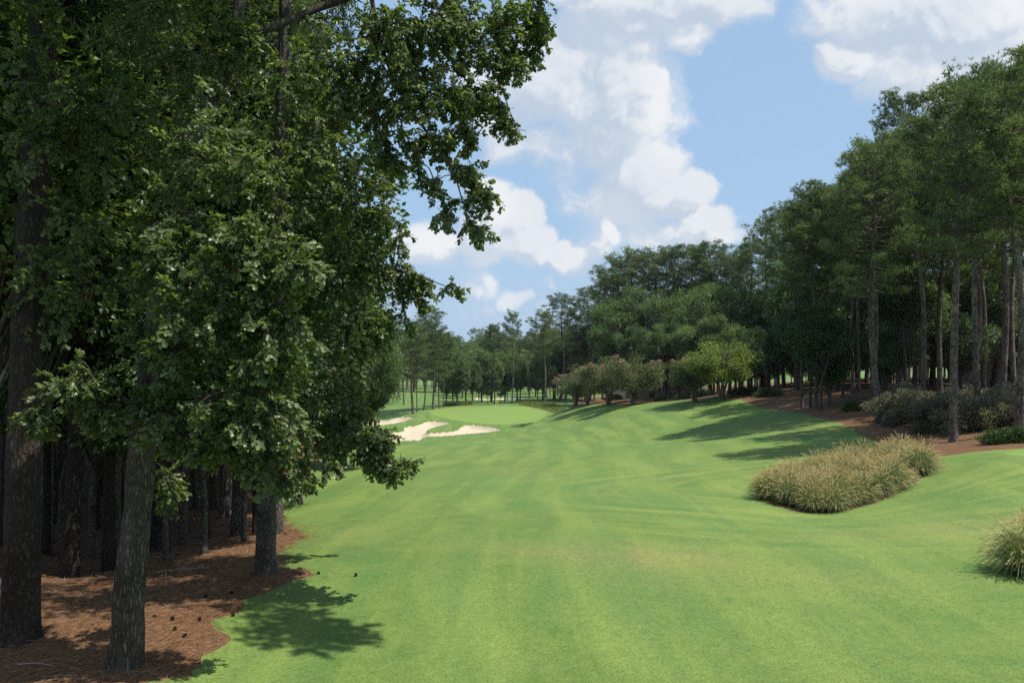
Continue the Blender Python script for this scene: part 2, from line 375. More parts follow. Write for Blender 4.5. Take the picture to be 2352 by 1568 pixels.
vp = lambda q, ox, oy, s: ((ox + q[0] / s) / 1.30612, (oy + q[1] / s) / 1.30612)
c5 = lambda pts: [hit(*vp(q, 1150, 850, 3.1367), d0_=90) for q in pts]
BUNK = closed(c5([(-260, 1470), (-140, 1415), (0, 1425), (75, 1420), (190, 1402), (205, 1366), (330, 1348), (390, 1320), (470, 1311), (600, 1318), (632, 1330), (540, 1352), (440, 1382), (398, 1410), (430, 1425), (530, 1415), (690, 1400), (715, 1373), (780, 1347), (860, 1342), (960, 1354), (1060, 1370), (1112, 1392), (1040, 1409), (800, 1431), (560, 1452), (350, 1482), (150, 1492), (-60, 1500)]))
BUNK2 = closed(c5([(-220, 1345), (-150, 1310), (-40, 1300), (60, 1288), (150, 1270), (230, 1265), (288, 1282), (250, 1302), (150, 1325), (50, 1337), (-80, 1350)]))
GREEN = closed(c5([(430, 1200), (470, 1235), (600, 1272), (800, 1310), (1000, 1326), (1200, 1326), (1400, 1310), (1500, 1268), (1560, 1205), (1584, 1176), (1400, 1163), (1200, 1158), (1000, 1157), (750, 1162), (560, 1178)]))
FARB = closed([hit(*q, d0_=205) for q in [(1090, 917), (1098, 914), (1110, 915), (1112, 919), (1100, 920)]], 3)
_f = at(1160, 915, 275); FARB2 = closed([(_f[0] - 9, _f[1] - 6), (_f[0] + 2, _f[1] - 9), (_f[0] + 10, _f[1] - 3), (_f[0] + 6, _f[1] + 8), (_f[0] - 7, _f[1] + 7)], 3)
hv = lambda pts, d0_=7: [hit(*q, d0_=d0_) for q in pts]
STRAW_L = np.array([(-90, -3), (-7.0, 6.5)] + hv([(180, 1690), (300, 1610), (376, 1568), (440, 1530), (492, 1490), (515, 1425), (565, 1372), (632, 1347), (700, 1322), (690, 1314), (640, 1308), (655, 1265), (705, 1232), (648, 1196), (650, 1176), (650, 1150), (668, 1118), (695, 1085), (730, 1060)]) + [(-14, 75), (-17, 110), (-26, 150), (-60, 170), (-140, 150), (-160, 20)])
STRAW_R = np.array(hv([(2352, 1030), (2280, 1036), (2200, 1046), (2130, 1058), (2080, 1040), (2000, 1010), (1955, 985), (1900, 962), (1840, 950), (1780, 940), (1735, 931)], 20) + [tuple(at(1700, 925, 92)[:2]), tuple(at(1600, 925, 103)[:2]), tuple(at(1450, 931, 117)[:2]), tuple(at(1335, 936, 140)[:2]), tuple(at(1305, 930, 190)[:2]), tuple(at(1330, 920, 240)[:2]), (160, 420), (480, 420), (520, 60), (160, 40), (60, 30), (30, 31)])
BED = closed(hv([(1742, 1138), (1785, 1165), (1875, 1180), (1960, 1170), (2045, 1145), (2122, 1098), (2124, 1078), (2050, 1070), (1940, 1085), (1840, 1105), (1765, 1122)], 15), 3)
BED2 = closed([tuple(at(2295, 1320, 16.3)[:2] + np.array(q)) for q in [(-.5, -.3), (.6, -.7), (2.2, -.3), (2.6, 1.2), (1.0, 1.6), (-.4, .9)]], 3)
PATCH = closed([tuple(at(2352, 1045, 31.5)[:2] + np.array(q)) for q in [(-.55, 0), (.2, -1.6), (2.5, -2.2), (6, -1), (6.5, 2), (2.5, 2.6), (0.3, 1.5)]], 3)

def height(x, y):
    x = np.asarray(x, float); y = np.asarray(y, float)
    z = h0(x, y)
    m = (y > 120) & (y < 330) & (x > -60) & (x < 60)
    if m.any():
        xs, ys = x[m], y[m]; dz_ = np.zeros(len(xs))
        for P in (BUNK, BUNK2, FARB, FARB2):
            s = sd_poly(xs, ys, P); k = 1 if P is BUNK or P is BUNK2 else .6
            dz_ -= k * .6 * np.clip(-s / 1.0, 0, 1) ** .6 * (s < 0)
            dz_ += k * .36 * np.exp(-np.maximum(s, 0) / 1.4) * (s >= 0) + k * .36 * (s < 0) * np.clip(1 + s / .3, 0, 1)
        z = z.copy(); z[m] += dz_
    roll = np.clip((y - 22) / 15, 0, 1) * np.clip((135 - y) / 30, 0, 1) * np.clip((x + 12 + .02 * y) / 6, 0, 1) * np.clip((24 - x) / 8, 0, 1)
    z = z + roll * .17 * np.sin(x / 3.6 + .8 * np.sin(y / 11.0)) * np.sin(y / 8.5 + .4)
    # the straw floor is a little lumpy, with a low berm beside the second tree
    m = (x < 0) & (y < 60) & (y > 8)
    z = np.where(m, z + .05 * np.sin(x * 1.9 + 1) * np.sin(y * 1.3) * (sd_lump(x, y)), z)
    return z
def sd_lump(x, y): return np.clip(-(x + 5.5 + .05 * y) * .4, 0, 1)
def hgt(x, y): return float(height(np.array([x]), np.array([y]))[0])

def axis(bp):
    out_ = []
    for (a, b, s) in bp: out_.extend(np.arange(a, b - 1e-6, s))
    out_.append(bp[-1][1]); return np.array(out_)
gx = axis([(-3000, -600, 300), (-600, -120, 30), (-120, -40, 4), (-40, -30, 1), (-30, 24, .45), (24, 46, .8), (46, 60, 2), (60, 130, 5), (130, 610, 30), (610, 3010, 300)])
gy = axis([(-60, -6, 6), (-6, 6, 1), (6, 36, .4), (36, 60, .7), (60, 140, 1.4), (140, 212, .5), (212, 300, 3), (300, 600, 12), (600, 1200, 60), (1200, 4200, 500)])
XX, YY = np.meshgrid(gx, gy); ZZ = height(XX, YY)
V = np.stack([XX.ravel(), YY.ravel(), ZZ.ravel()], -1)
ny, nx = XX.shape; ii = (np.arange(ny - 1)[:, None] * nx + np.arange(nx - 1)[None, :]).ravel()
T = np.concatenate([np.stack([ii, ii + 1, ii + nx + 1], -1), np.stack([ii, ii + nx + 1, ii + nx], -1)])
def clip(V, T, s):
    """split triangles along s = 0; returns new vertices, inside (s < 0) and outside triangles"""
    s = np.where(np.abs(s) < 1e-6, 1e-6, s); neg = (s[T] < 0).sum(1)
    ins, outs = [T[neg == 3]], [T[neg == 0]]; new, cache, nv = [], {}, len(V); ti, to = [], []
    def cut(a, b):
        k = (a, b) if a < b else (b, a)
        if k not in cache:
            f = s[k[0]] / (s[k[0]] - s[k[1]]); new.append(V[k[0]] * (1 - f) + V[k[1]] * f); cache[k] = nv + len(new) - 1
        return cache[k]
    for tri in T[(neg == 1) | (neg == 2)]:
        lone_neg = (s[tri] < 0).sum() == 1
        i = [k for k in range(3) if (s[tri[k]] < 0) == lone_neg][0]
        a, b, c = int(tri[i]), int(tri[(i + 1) % 3]), int(tri[(i + 2) % 3]); p, q = cut(a, b), cut(a, c)
        L, O = (ti, to) if lone_neg else (to, ti)
        L.append((a, p, q)); O.append((p, b, c)); O.append((p, c, q))
    V2 = np.vstack([V] + ([np.array(new)] if new else []))
    cat = lambda l, e: np.vstack(l + ([np.array(e)] if e else []))
    return V2, cat(ins, ti), cat(outs, to)
zones = {}
for nm, P in (('green', GREEN), ('bunk', BUNK), ('bunk2', BUNK2), ('farb', FARB), ('farb2', FARB2), ('bed', BED), ('patch', PATCH), ('straw_l', STRAW_L), ('straw_r', STRAW_R)):
    s = sd_poly(V[:, 0], V[:, 1], P)
    if nm.startswith('straw') or nm.startswith('bed'):   # ragged edges
        s = s + (.16 * np.sin(V[:, 0] * 3.1 + 1.3 * np.sin(V[:, 1] * 2.2)) + .12 * np.sin(V[:, 1] * 4.7 + V[:, 0])) * (1 if 'straw' in nm else .5)
    V, zones[nm], T = clip(V, T, s)
zones['fairway'] = T

# fairway mowing, dryness and rough, as fields over the ground
def mow_lat(x, y):
    yc = np.clip(y, 0, 230); cx = 2.0 + 4.5 * np.exp(-((yc - 75) / 45) ** 2) - .012 * yc
    return x - cx + 1.3 * np.sin(yc / 23.0)
def ground_mesh(name, tris, mat, attrs=()):
    used, inv = np.unique(tris, return_inverse=True); g = G(); g.add(V[used], inv.reshape(-1, 3)); me = g.mesh(name, mat, True)
    P = V[used]
    for an, fn in attrs:
        a = me.attributes.new(an, 'FLOAT', 'POINT'); a.data.foreach_set('value', np.asarray(fn(P[:, 0], P[:, 1]), np.float32))
    return link(name, me)
def gauss(pts):
    cs = [(hit(px, py), rx, ry, g_) for px, py, rx, ry, g_ in pts]
    return lambda x, y: sum(g_ * np.exp(-((x - c[0]) / rx) ** 2 - ((y - c[1]) / ry) ** 2) for c, rx, ry, g_ in cs)
dry = gauss([(1420, 1275, 1.6, 1.6, .9), (1600, 1285, 1.6, 1.0, .7), (1200, 1265, 2.2, 1.2, .4), (2250, 1215, 2.0, 1.6, .7), (2000, 1230, 2, 1.2, .4), (1850, 1330, 3, .9, .4), (1180, 1085, 3, 3, .45), (800, 1225, 1.6, 3, .35), (1900, 985, 2.5, 4, .5), (1780, 980, 2.5, 3, .3)])
_gc = GREEN.mean(0)
def rough_f(x, y):
    r = np.exp(-np.maximum(np.minimum(sd_poly(x, y, BUNK), sd_poly(x, y, BUNK2)), 0) / 3.5) * .8
    r = np.maximum(r, np.clip((y - 205) / 20, 0, 1) * .5)
    r = np.maximum(r, .55 * np.exp(-np.maximum(sd_poly(x, y, GREEN) - .5, 0) / 1.2) * (x > _gc[0] - 6))
    return r
def mat_turf():
    m, n, o = new_mat('turf'); tc = n.nodes.new('ShaderNodeTexCoord'); P = tc.outputs['Object']
    lat = attr(n, 'mow'); wv = noise(n, P, .22, 3, .5); wv2 = noise(n, P, .045, 2, .5)
    ph = mth(n, 'ADD', lat, mth(n, 'MULTIPLY_ADD', wv, 2.6, mth(n, 'MULTIPLY', wv2, 5.0)))
    s1 = mth(n, 'SINE', mth(n, 'MULTIPLY', ph, 2 * math.pi / 3.3))
    s1 = mth(n, 'MULTIPLY', sstep(n, s1, -.6, .6), sstep(n, noise(n, P, .12, 3, .6), .34, .66))
    # cross lines, as left by mowing round the bed
    s2 = mth(n, 'SINE', mth(n, 'MULTIPLY', mth(n, 'ADD', attr(n, 'ring'), mth(n, 'MULTIPLY', wv, 1.4)), 2 * math.pi / 1.9))
    s2 = mth(n, 'MULTIPLY', sstep(n, s2, -.7, .7), attr(n, 'ringmask'))
    sv = nd(n, 'ShaderNodeSeparateXYZ'); n.links.new(P, sv.inputs[0])
    def streak(u, v, su, sv_, sc_):
        cx = nd(n, 'ShaderNodeCombineXYZ'); val(n, cx.inputs[0], mth(n, 'MULTIPLY', u, su)); val(n, cx.inputs[1], mth(n, 'MULTIPLY', v, sv_))
        return noise(n, cx.outputs[0], sc_, 4, .6, .4, '2D')
    st1 = streak(lat, sv.outputs[1], 1.0, .10, .9); st2 = streak(attr(n, 'ring'), sv.outputs[0], 1.3, .22, .9)
    clump = noise(n, P, 1.3, 6, .62); fine = noise(n, P, 24, 4, .75); mid = noise(n, P, 7, 4, .65)
    a = mixc(n, s1, (.090, .154, .036, 1), (.152, .216, .053, 1))
    a = mixc(n, mth(n, 'MULTIPLY', s2, .5), a, (.156, .210, .050, 1))
    a = mixc(n, sstep(n, clump, .35, .75), a, (.126, .185, .046, 1))
    a = mixc(n, mth(n, 'MULTIPLY', sstep(n, wv2, .45, .62), .45), a, (.096, .170, .049, 1))
    a = mixc(n, mth(n, 'MULTIPLY', attr(n, 'dry'), mth(n, 'MULTIPLY_ADD', mid, 1.0, .05), clamp=True), a, (.215, .195, .075, 1))
    a = mixc(n, mth(n, 'MULTIPLY', attr(n, 'rough'), .85), a, (.074, .142, .037, 1))
    a = mixc(n, mth(n, 'MULTIPLY', sstep(n, st1, .48, .70), .36), a, (.170, .226, .054, 1))
    a = mixc(n, mth(n, 'MULTIPLY', sstep(n, st1, .50, .28), .46), a, (.072, .146, .044, 1))
    a = mixc(n, mth(n, 'MULTIPLY', mth(n, 'MULTIPLY', sstep(n, st2, .50, .68), .65), attr(n, 'ringmask')), a, (.180, .218, .058, 1))
    a = mixc(n, mth(n, 'MULTIPLY', sstep(n, noise(n, P, .35, 5, .65), .58, .74), .45), a, (.176, .196, .062, 1))
    # bleached and dark blade tips
    v = mth(n, 'MULTIPLY_ADD', fine, 1.7, mth(n, 'MULTIPLY_ADD', mid, .6, -.13))
    a = mixc(n, 1.0, a, vmul(n, v), 'MULTIPLY')
    a = mixc(n, mth(n, 'MULTIPLY', sstep(n, noise(n, P, 60, 2, .6), .64, .74), .5), a, (.26, .25, .13, 1))
    p = nd(n, 'ShaderNodeBsdfPrincipled'); n.links.new(a, p.inputs['Base Color']); p.inputs['Roughness'].default_value = .85; p.inputs['Specular IOR Level'].default_value = .15
    b = nd(n, 'ShaderNodeBump'); b.inputs['Strength'].default_value = .55; b.inputs['Distance'].default_value = .03
    n.links.new(mth(n, 'MULTIPLY_ADD', fine, .7, mid), b.inputs['Height']); n.links.new(b.outputs[0], p.inputs['Normal'])
    n.links.new(p.outputs[0], o.inputs[0]); return m
def vmul(n, f):
    c = n.nodes.new('ShaderNodeCombineXYZ')
    for i in range(3): n.links.new(f, c.inputs[i])
    return c.outputs[0]
def mat_green():
    m, n, o = new_mat('green_turf'); P = n.nodes.new('ShaderNodeTexCoord').outputs['Object']
    a = mixc(n, noise(n, P, .25, 4, .6), (.138, .212, .052, 1), (.162, .236, .060, 1))
    a = mixc(n, sstep(n, noise(n, P, 9, 4, .7), .35, .7), a, (.148, .222, .056, 1))
    p = nd(n, 'ShaderNodeBsdfPrincipled'); n.links.new(a, p.inputs['Base Color']); p.inputs['Roughness'].default_value = .85; p.inputs['Specular IOR Level'].default_value = .15
    n.links.new(p.outputs[0], o.inputs[0]); return m
def mat_sand():
    m, n, o = new_mat('sand'); P = n.nodes.new('ShaderNodeTexCoord').outputs['Object']
    a = mixc(n, noise(n, P, .6, 5, .6), (.40, .335, .245, 1), (.49, .42, .325, 1))
    p = nd(n, 'ShaderNodeBsdfPrincipled'); n.links.new(a, p.inputs['Base Color']); p.inputs['Roughness'].default_value = .95; p.inputs['Specular IOR Level'].default_value = .1
    b = nd(n, 'ShaderNodeBump'); b.inputs['Strength'].default_value = .4; b.inputs['Distance'].default_value = .05
    n.links.new(noise(n, P, 4, 5, .6), b.inputs['Height']); n.links.new(b.outputs[0], p.inputs['Normal'])
    n.links.new(p.outputs[0], o.inputs[0]); return m
def mat_straw():
    m, n, o = new_mat('pine_straw'); P = n.nodes.new('ShaderNodeTexCoord').outputs['Object']
    acc = None
    for k, ang in enumerate((0.2, 1.3, 2.3)):
        mp = nd(n, 'ShaderNodeMapping'); n.links.new(P, mp.inputs[0]); mp.inputs['Rotation'].default_value = (0, 0, ang); mp.inputs['Scale'].default_value = (55, 5, 8)
        q = noise(n, mp.outputs[0], 1, 3, .6); acc = q if acc is None else mth(n, 'MAXIMUM', acc, q)
    big = noise(n, P, .9, 5, .6)
    a = mixc(n, sstep(n, acc, .45, .78), (.056, .028, .014, 1), (.275, .145, .074, 1))
    a = mixc(n, mth(n, 'MULTIPLY', sstep(n, big, .4, .7), .6), a, (.150, .085, .048, 1))
    a = mixc(n, mth(n, 'MULTIPLY', sstep(n, noise(n, P, 14, 3, .7), .62, .75), .7), a, (.035, .020, .014, 1))
    p = nd(n, 'ShaderNodeBsdfPrincipled'); n.links.new(a, p.inputs['Base Color']); p.inputs['Roughness'].default_value = .85; p.inputs['Specular IOR Level'].default_value = .2
    b = nd(n, 'ShaderNodeBump'); b.inputs['Strength'].default_value = .8; b.inputs['Distance'].default_value = .03
    n.links.new(mth(n, 'ADD', acc, noise(n, P, 5, 4, .6)), b.inputs['Height']); n.links.new(b.outputs[0], p.inputs['Normal'])
    n.links.new(p.outputs[0], o.inputs[0]); return m
M['turf'], M['green_turf'], M['sand'], M['straw'] = mat_turf(), mat_green(), mat_sand(), mat_straw()
ring_c = BED.mean(0)
ta = [('mow', mow_lat), ('dry', dry), ('rough', rough_f), ('ring', lambda x, y: np.hypot((x - ring_c[0]) * .75, (y - ring_c[1] - 2))),
      ('ringmask', lambda x, y: np.exp(-np.maximum(np.hypot(x - ring_c[0] + 1, (y - ring_c[1]) * .8) - 9, 0) / 5) * np.clip((x + 2) / 6, 0, 1))]
S = lambda o: tag(o, kind='structure')
S(ground_mesh('fairway', zones['fairway'], M['turf'], ta))
S(ground_mesh('putting_green', zones['green'], M['green_turf']))
S(ground_mesh('tee_turf', zones['patch'], M['green_turf']))
for z in ('bunk', 'bunk2', 'farb', 'farb2'): S(ground_mesh('sand_bunker', zones[z], M['sand']))
S(ground_mesh('pine_straw', zones['straw_l'], M['straw'])); S(ground_mesh('pine_straw', zones['straw_r'], M['straw']))
S(ground_mesh('mulch', zones['bed'], M['straw']))

# ------------------------------------------------------------------ tree makers
def foliage_clump(g, rng, c, r, n, tpl, size, out_dir, flat=.7, m=0, tint=None, droop=.35):
    q = inball(rng, n); p = c + q * r * np.array((1, 1, flat))
    o_ = nrm(q * .8 + out_dir * .5 + rng.normal(size=(n, 3)) * .45); yd = o_ + np.array((0, 0, -droop))
    nor = nrm(np.array((0, 0, 1.)) * .9 + q * .4 + rng.normal(size=(n, 3)) * .55)
    ti = np.clip(rng.normal(.45 if tint is None else tint, .22, n), 0, .98)
    ti = np.where(rng.uniform(size=n) < .004, 1.0, ti)
    place(g, tpl[0], tpl[1], p, yd, nor, size * rng.uniform(.7, 1.25, n), ti, m)
def hardwood(seed, H, cb, Rr, ncl, per, size, tpl, r0, flat=.75, lean=0.0, clump=.30, bare=.0):
    rng = np.random.default_rng(seed); tg, cg_ = G(), G()
    top = np.array((rng.normal(0, .4) + lean, rng.normal(0, .4), H * .86))
    path = smooth_path([(0, 0, -.3), (rng.normal(0, .08), rng.normal(0, .08), H * .22), top * .55 + rng.normal(0, .2, 3), top], 14)
    tube(tg, path, [r0 * 1.1, r0, r0 * .75, r0 * .18], 8, flare=.35, rng=rng)
    mid = np.array((lean * .6, 0, (cb + H) / 2)); hz_ = (H - cb) / 2
    lob = [(rdir(rng, 1)[0], rng.uniform(.7, 1.12)) for _ in range(9)]
    for k in range(ncl):
        d = rdir(rng, 1)[0]; d[2] = d[2] * .9 + .08
        f = max([g_ * max(0, d @ l) ** 2 for l, g_ in lob] + [.62])
        rad = f * rng.uniform(.5, 1.0) ** .6
        c = mid + d * np.array((Rr, Rr, hz_)) * rad * .92
        t0 = np.clip((c[2] - .9 * np.hypot(c[0], c[1]) - 0) / (H * .86), .22, .9); a = path[int(t0 * 13)]
        b = a * .45 + c * .55 + np.array((0, 0, .12 * np.linalg.norm(c - a)))
        tube(tg, smooth_path([a, b, c], 5), [r0 * .22, r0 * .12, r0 * .03], 4)
        foliage_clump(cg_, rng, c, clump * Rr * rng.uniform(.75, 1.25), per, tpl, size, nrm(d + np.array((0, 0, .3))), flat, tint=rng.uniform(.3, .62))
    return tg, cg_
def pine(seed, H, cb, Rr, r0, nb=56, per=14, lean=0.0, dead=6, needles=7, nl=.26):
    rng = np.random.default_rng(seed); tg, cg_ = G(), G()
    k1, k2 = rng.normal(0, .22, 2), rng.normal(0, .35, 2)
    path = smooth_path([(0, 0, -.3), (k1[0], k1[1], H * .35), (k2[0] + lean, k2[1], H * .7), (k2[0] + lean * 1.3, k2[1], H * .97)], 16)
    tube(tg, path, [r0 * 1.05, r0 * .92, r0 * .75, r0 * .45, r0 * .1], 8, flare=.3, rng=rng)
    def trunk_at(z): t = np.clip((z + .3) / (H * .97 + .3), 0, 1) * 15; i = min(int(t), 14); return path[i] * (1 - t + i) + path[i + 1] * (t - i)
    for k in range(dead):
        z = rng.uniform(cb * .75, cb + .15 * (H - cb)); a = trunk_at(z); an = rng.uniform(0, 6.28); L = rng.uniform(.5, 1.8)
        tube(tg, [a, a + L * .5 * np.array((math.cos(an), math.sin(an), .1)), a + L * np.array((math.cos(an), math.sin(an), -.05))], [.035, .025, .008], 3)
    tuft_v = []; tuft_t = []
    for k in range(nb):
        t = (k + rng.uniform()) / nb; t = t ** .9; z = cb + t * (H - cb) * .97; a = trunk_at(z)
        prof = (.55 + .45 * min(1, t / .3)) * math.sqrt(max(0, 1 - max(0, (t - .35) / .68) ** 2)); L = Rr * prof * rng.uniform(.6, 1.12) + .25
        an = k * 2.4 + rng.normal(0, .4); el = -.12 + .85 * t ** 1.3 + rng.normal(0, .12)
        dh = np.array((math.cos(an), math.sin(an), 0.)); tip = a + L * (dh * math.cos(el) + np.array((0, 0, math.sin(el))))
        mid = a + (tip - a) * .55 + np.array((0, 0, -.06 * L))
        bp = smooth_path([a, mid, tip + np.array((0, 0, .12 * L))], 6); tube(tg, bp, [.055 * (1 - t) + .02, .03, .01], 3)
        ns = int(2 + 5 * L / Rr)
        for j in range(ns):
            f = .42 + .58 * (j + rng.uniform(.2, 1)) / ns; base = bp[min(5, int(f * 5))]
            side = np.cross(dh, (0, 0, 1.)) * rng.choice((-1, 1)) * rng.uniform(.1, .5) * L * .62 * (1.15 - f * .6)
            c = base + side + np.array((0, 0, rng.uniform(.0, .35)))
            if np.linalg.norm(side) > .3: tube(tg, [base, base * .5 + c * .5 - np.array((0, 0, .04)), c], [.018, .012, .006], 3)
            n = int(per * rng.uniform(.8, 1.5)); q = inball(rng, n) * rng.uniform(.40, .66) * np.array((1, 1, .55)); q[:, 2] = q[:, 2] + .1
            P = c + q; sd_ = nrm(dh * .5 + np.array((0, 0, .75)) + q * .9)
            tint = rng.choice((.2, .4, .6, .85))
            nn = n * needles; Pn = np.repeat(P, needles, 0); dn = nrm(np.repeat(sd_, needles, 0) * .75 + rdir(rng, nn))
            ln = nl * rng.uniform(.7, 1.2, nn); nr = rdir(rng, nn)
            place(cg_, NEEDLE[0], NEEDLE[1], Pn, dn, nr, ln, np.clip(np.repeat(rng.normal(tint, .12, n), needles), 0, .97))
    return tg, cg_
NEEDLE = (np.array([(-.075, 0, 0), (.075, 0, 0), (.05, .6, .0), (0, 1, 0.02)], float), [(0, 1, 2), (0, 2, 3)])
NEEDLE = (np.array([(-.085, 0, 0), (.085, 0, 0), (0, 1, 0.02)], float), [(0, 1, 2)])

class Kind:
    def __init__(s, name, tg, cg_, bark, leaf, extra=None):
        s.name = name; s.tm = tg.mesh('trunk', bark, True); s.cm = cg_.mesh('crown', leaf); s.extra = extra or []
def put(kind, x, y, label, cat, group=None, s=1.0, rz=0.0, z=None, sz=None, ts=1.0, sink=0.0):
    r = empty(kind.name, (x, y, (hgt(x, y) if z is None else z) - sink), rz, s)
    if sz: r.scale = (s, s, sz)
    tag(r, label, cat, group)
    t = link('trunk', kind.tm, r); c = link('crown', kind.cm, r); c['kind'] = 'stuff'
    if ts != 1: t.scale = (ts, ts, 1)
    for nm, me in kind.extra:
        e = link(nm, me, r); e['kind'] = 'stuff'
    return r

BUSHY = [Kind('hardwood_tree', *hardwood(35, 12, .3, 4.8, 88, 170, .30, QUAD, .2, clump=.21), M['far_bark'], M['mid_leaf']),
         Kind('hardwood_tree', *hardwood(36, 12, .2, 4.1, 80, 170, .28, QUAD, .18, clump=.22), M['far_bark'], M['mid_leaf'])]
LM_R = [(1842, 'the slim leftmost bank pine'), (1874, 'the curved-trunk pine'), (1936, 'the thin set-back pine'), (1975, 'the thin pine by the pair'), (2012, 'the close pair of thick pines'), (2119, 'the pine midway along the purple shrubs'), (2190, 'the tall pine nearest the grass bed'), (2249, 'the leaning sunlit pine'), (2340, 'the thick dark right-hand pine')]
LM_L = [(45, 'the thick dark pine trunk'), (300, 'the leaning oak'), (612, 'the grey-barked tree'), (850, 'the pale narrow-leaved tree')]
LM_M = [(994, 'the broad-crowned pine row'), (1050, 'the bushy blue-green hardwood'), (1140, 'the flagstick'), (1176, 'the solitary layered pine'), (1286, 'the open-crowned pine'), (1322, 'the leftmost crape myrtle'), (1398, 'the middle crape myrtle'), (1453, 'the stout olive crape myrtle'), (1595, 'the pink myrtle of the pair'), (1657, 'the yellow-green crape myrtle')]
def where_label(kind, p, lms, near, far):
    d = p[1]; px = CX + p[0] / d * F; q = min(lms, key=lambda t: abs(t[0] - px)); f = (d - near) / (far - near)
    dep = 'close behind' if f < .22 else 'some way behind' if f < .5 else 'well behind' if f < .78 else 'far behind'
    e = px - q[0]; side = '' if abs(e) < 14 else (' and right' if e > 0 else ' and left')
    return f'{kind} {dep}{side} of {q[1]}' if side else f'{kind} directly {dep} {q[1]}' if dep.startswith('close') else f'{kind} {dep} {q[1]}, in line'
PINES = [Kind('pine_tree', *pine(11, 20, 9.5, 3.9, .21, nb=60), M['far_bark'], M['needles']),
         Kind('pine_tree', *pine(12, 20, 10.5, 3.5, .20, nb=54, lean=.7), M['far_bark'], M['needles']),
         Kind('pine_tree', *pine(13, 20, 8.0, 4.3, .23, nb=66), M['far_bark'], M['needles']),
         Kind('pine_tree', *pine(14, 20, 12.0, 3.3, .19, nb=46), M['far_bark'], M['needles']),
         Kind('pine_tree', *pine(15, 20, 6.2, 4.2, .22, nb=64), M['far_bark'], M['needles'])]
FARP = [Kind('pine_tree', *pine(21, 20, 9, 4.6, .22, nb=42, per=9, needles=6, nl=.42), M['far_bark'], M['needles']),
        Kind('pine_tree', *pine(22, 20, 11, 4.0, .2, nb=36, per=9, needles=6, nl=.42), M['far_bark'], M['needles'])]
HARD = [Kind('hardwood_tree', *hardwood(31, 18, 4.5, 5.4, 92, 190, .26, QUAD, .24, clump=.21), M['far_bark'], M['mid_leaf']),
        Kind('hardwood_tree', *hardwood(32, 17, 3.2, 4.8, 88, 190, .25, QUAD, .2, clump=.22), M['far_bark'], M['mid_leaf']),
        Kind('hardwood_tree', *hardwood(33, 20, 6, 6.0, 96, 190, .27, QUAD, .26, clump=.20), M['far_bark'], M['mid_leaf'])]
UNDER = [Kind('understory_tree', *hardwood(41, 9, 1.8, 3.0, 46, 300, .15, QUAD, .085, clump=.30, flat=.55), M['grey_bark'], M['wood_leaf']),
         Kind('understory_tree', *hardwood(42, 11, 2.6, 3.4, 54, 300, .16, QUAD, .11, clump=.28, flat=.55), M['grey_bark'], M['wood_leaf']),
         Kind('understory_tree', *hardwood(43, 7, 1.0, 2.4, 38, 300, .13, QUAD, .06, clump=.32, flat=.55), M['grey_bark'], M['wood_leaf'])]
WILLOW = Kind('willow_oak_tree', *hardwood(51, 13, 1.6, 3.6, 80, 520, .17, SLIM, .16, clump=.25, flat=.7), M['grey_bark'], M['willow_leaf'])
rg = np.random.default_rng(5)

# ------------------------------------------------------------------ left foreground: the oak, the grey-barked tree, the big pine
def spray_geo(seed, n=20, L=.38, tpl=OAK, size=.095):
    rng = np.random.default_rng(seed); g = G()
    p = smooth_path([(0, 0, 0), (.02, L * .5, .03), (rng.normal(0, .04), L, -.03)], 5); tube(g, p, [.006, .0045, .002], 3, c=.3, m=1)
    f = np.concatenate([rng.uniform(.25, 1, n - 5), np.full(5, 1.0)]); i = np.minimum((f * 4).astype(int), 3); base = p[i] + (p[i + 1] - p[i]) * (f * 4 - i)[:, None]
    an = np.arange(n) * 2.4 + rng.normal(0, .4, n)
    d = np.stack([np.cos(an), rng.uniform(.35, 1.1, n), .5 * np.sin(an) - .35], -1)
    nor = np.array((0, 0, 1.)) + rng.normal(0, .55, (n, 3))
    ti = np.clip(rng.normal(.5, .26, n), 0, .97); ti = np.where(rng.uniform(size=n) < .003, 1, ti)
    place(g, tpl[0], tpl[1], base, d, nor, size * rng.uniform(.7, 1.25, n), ti, 0)
    return g
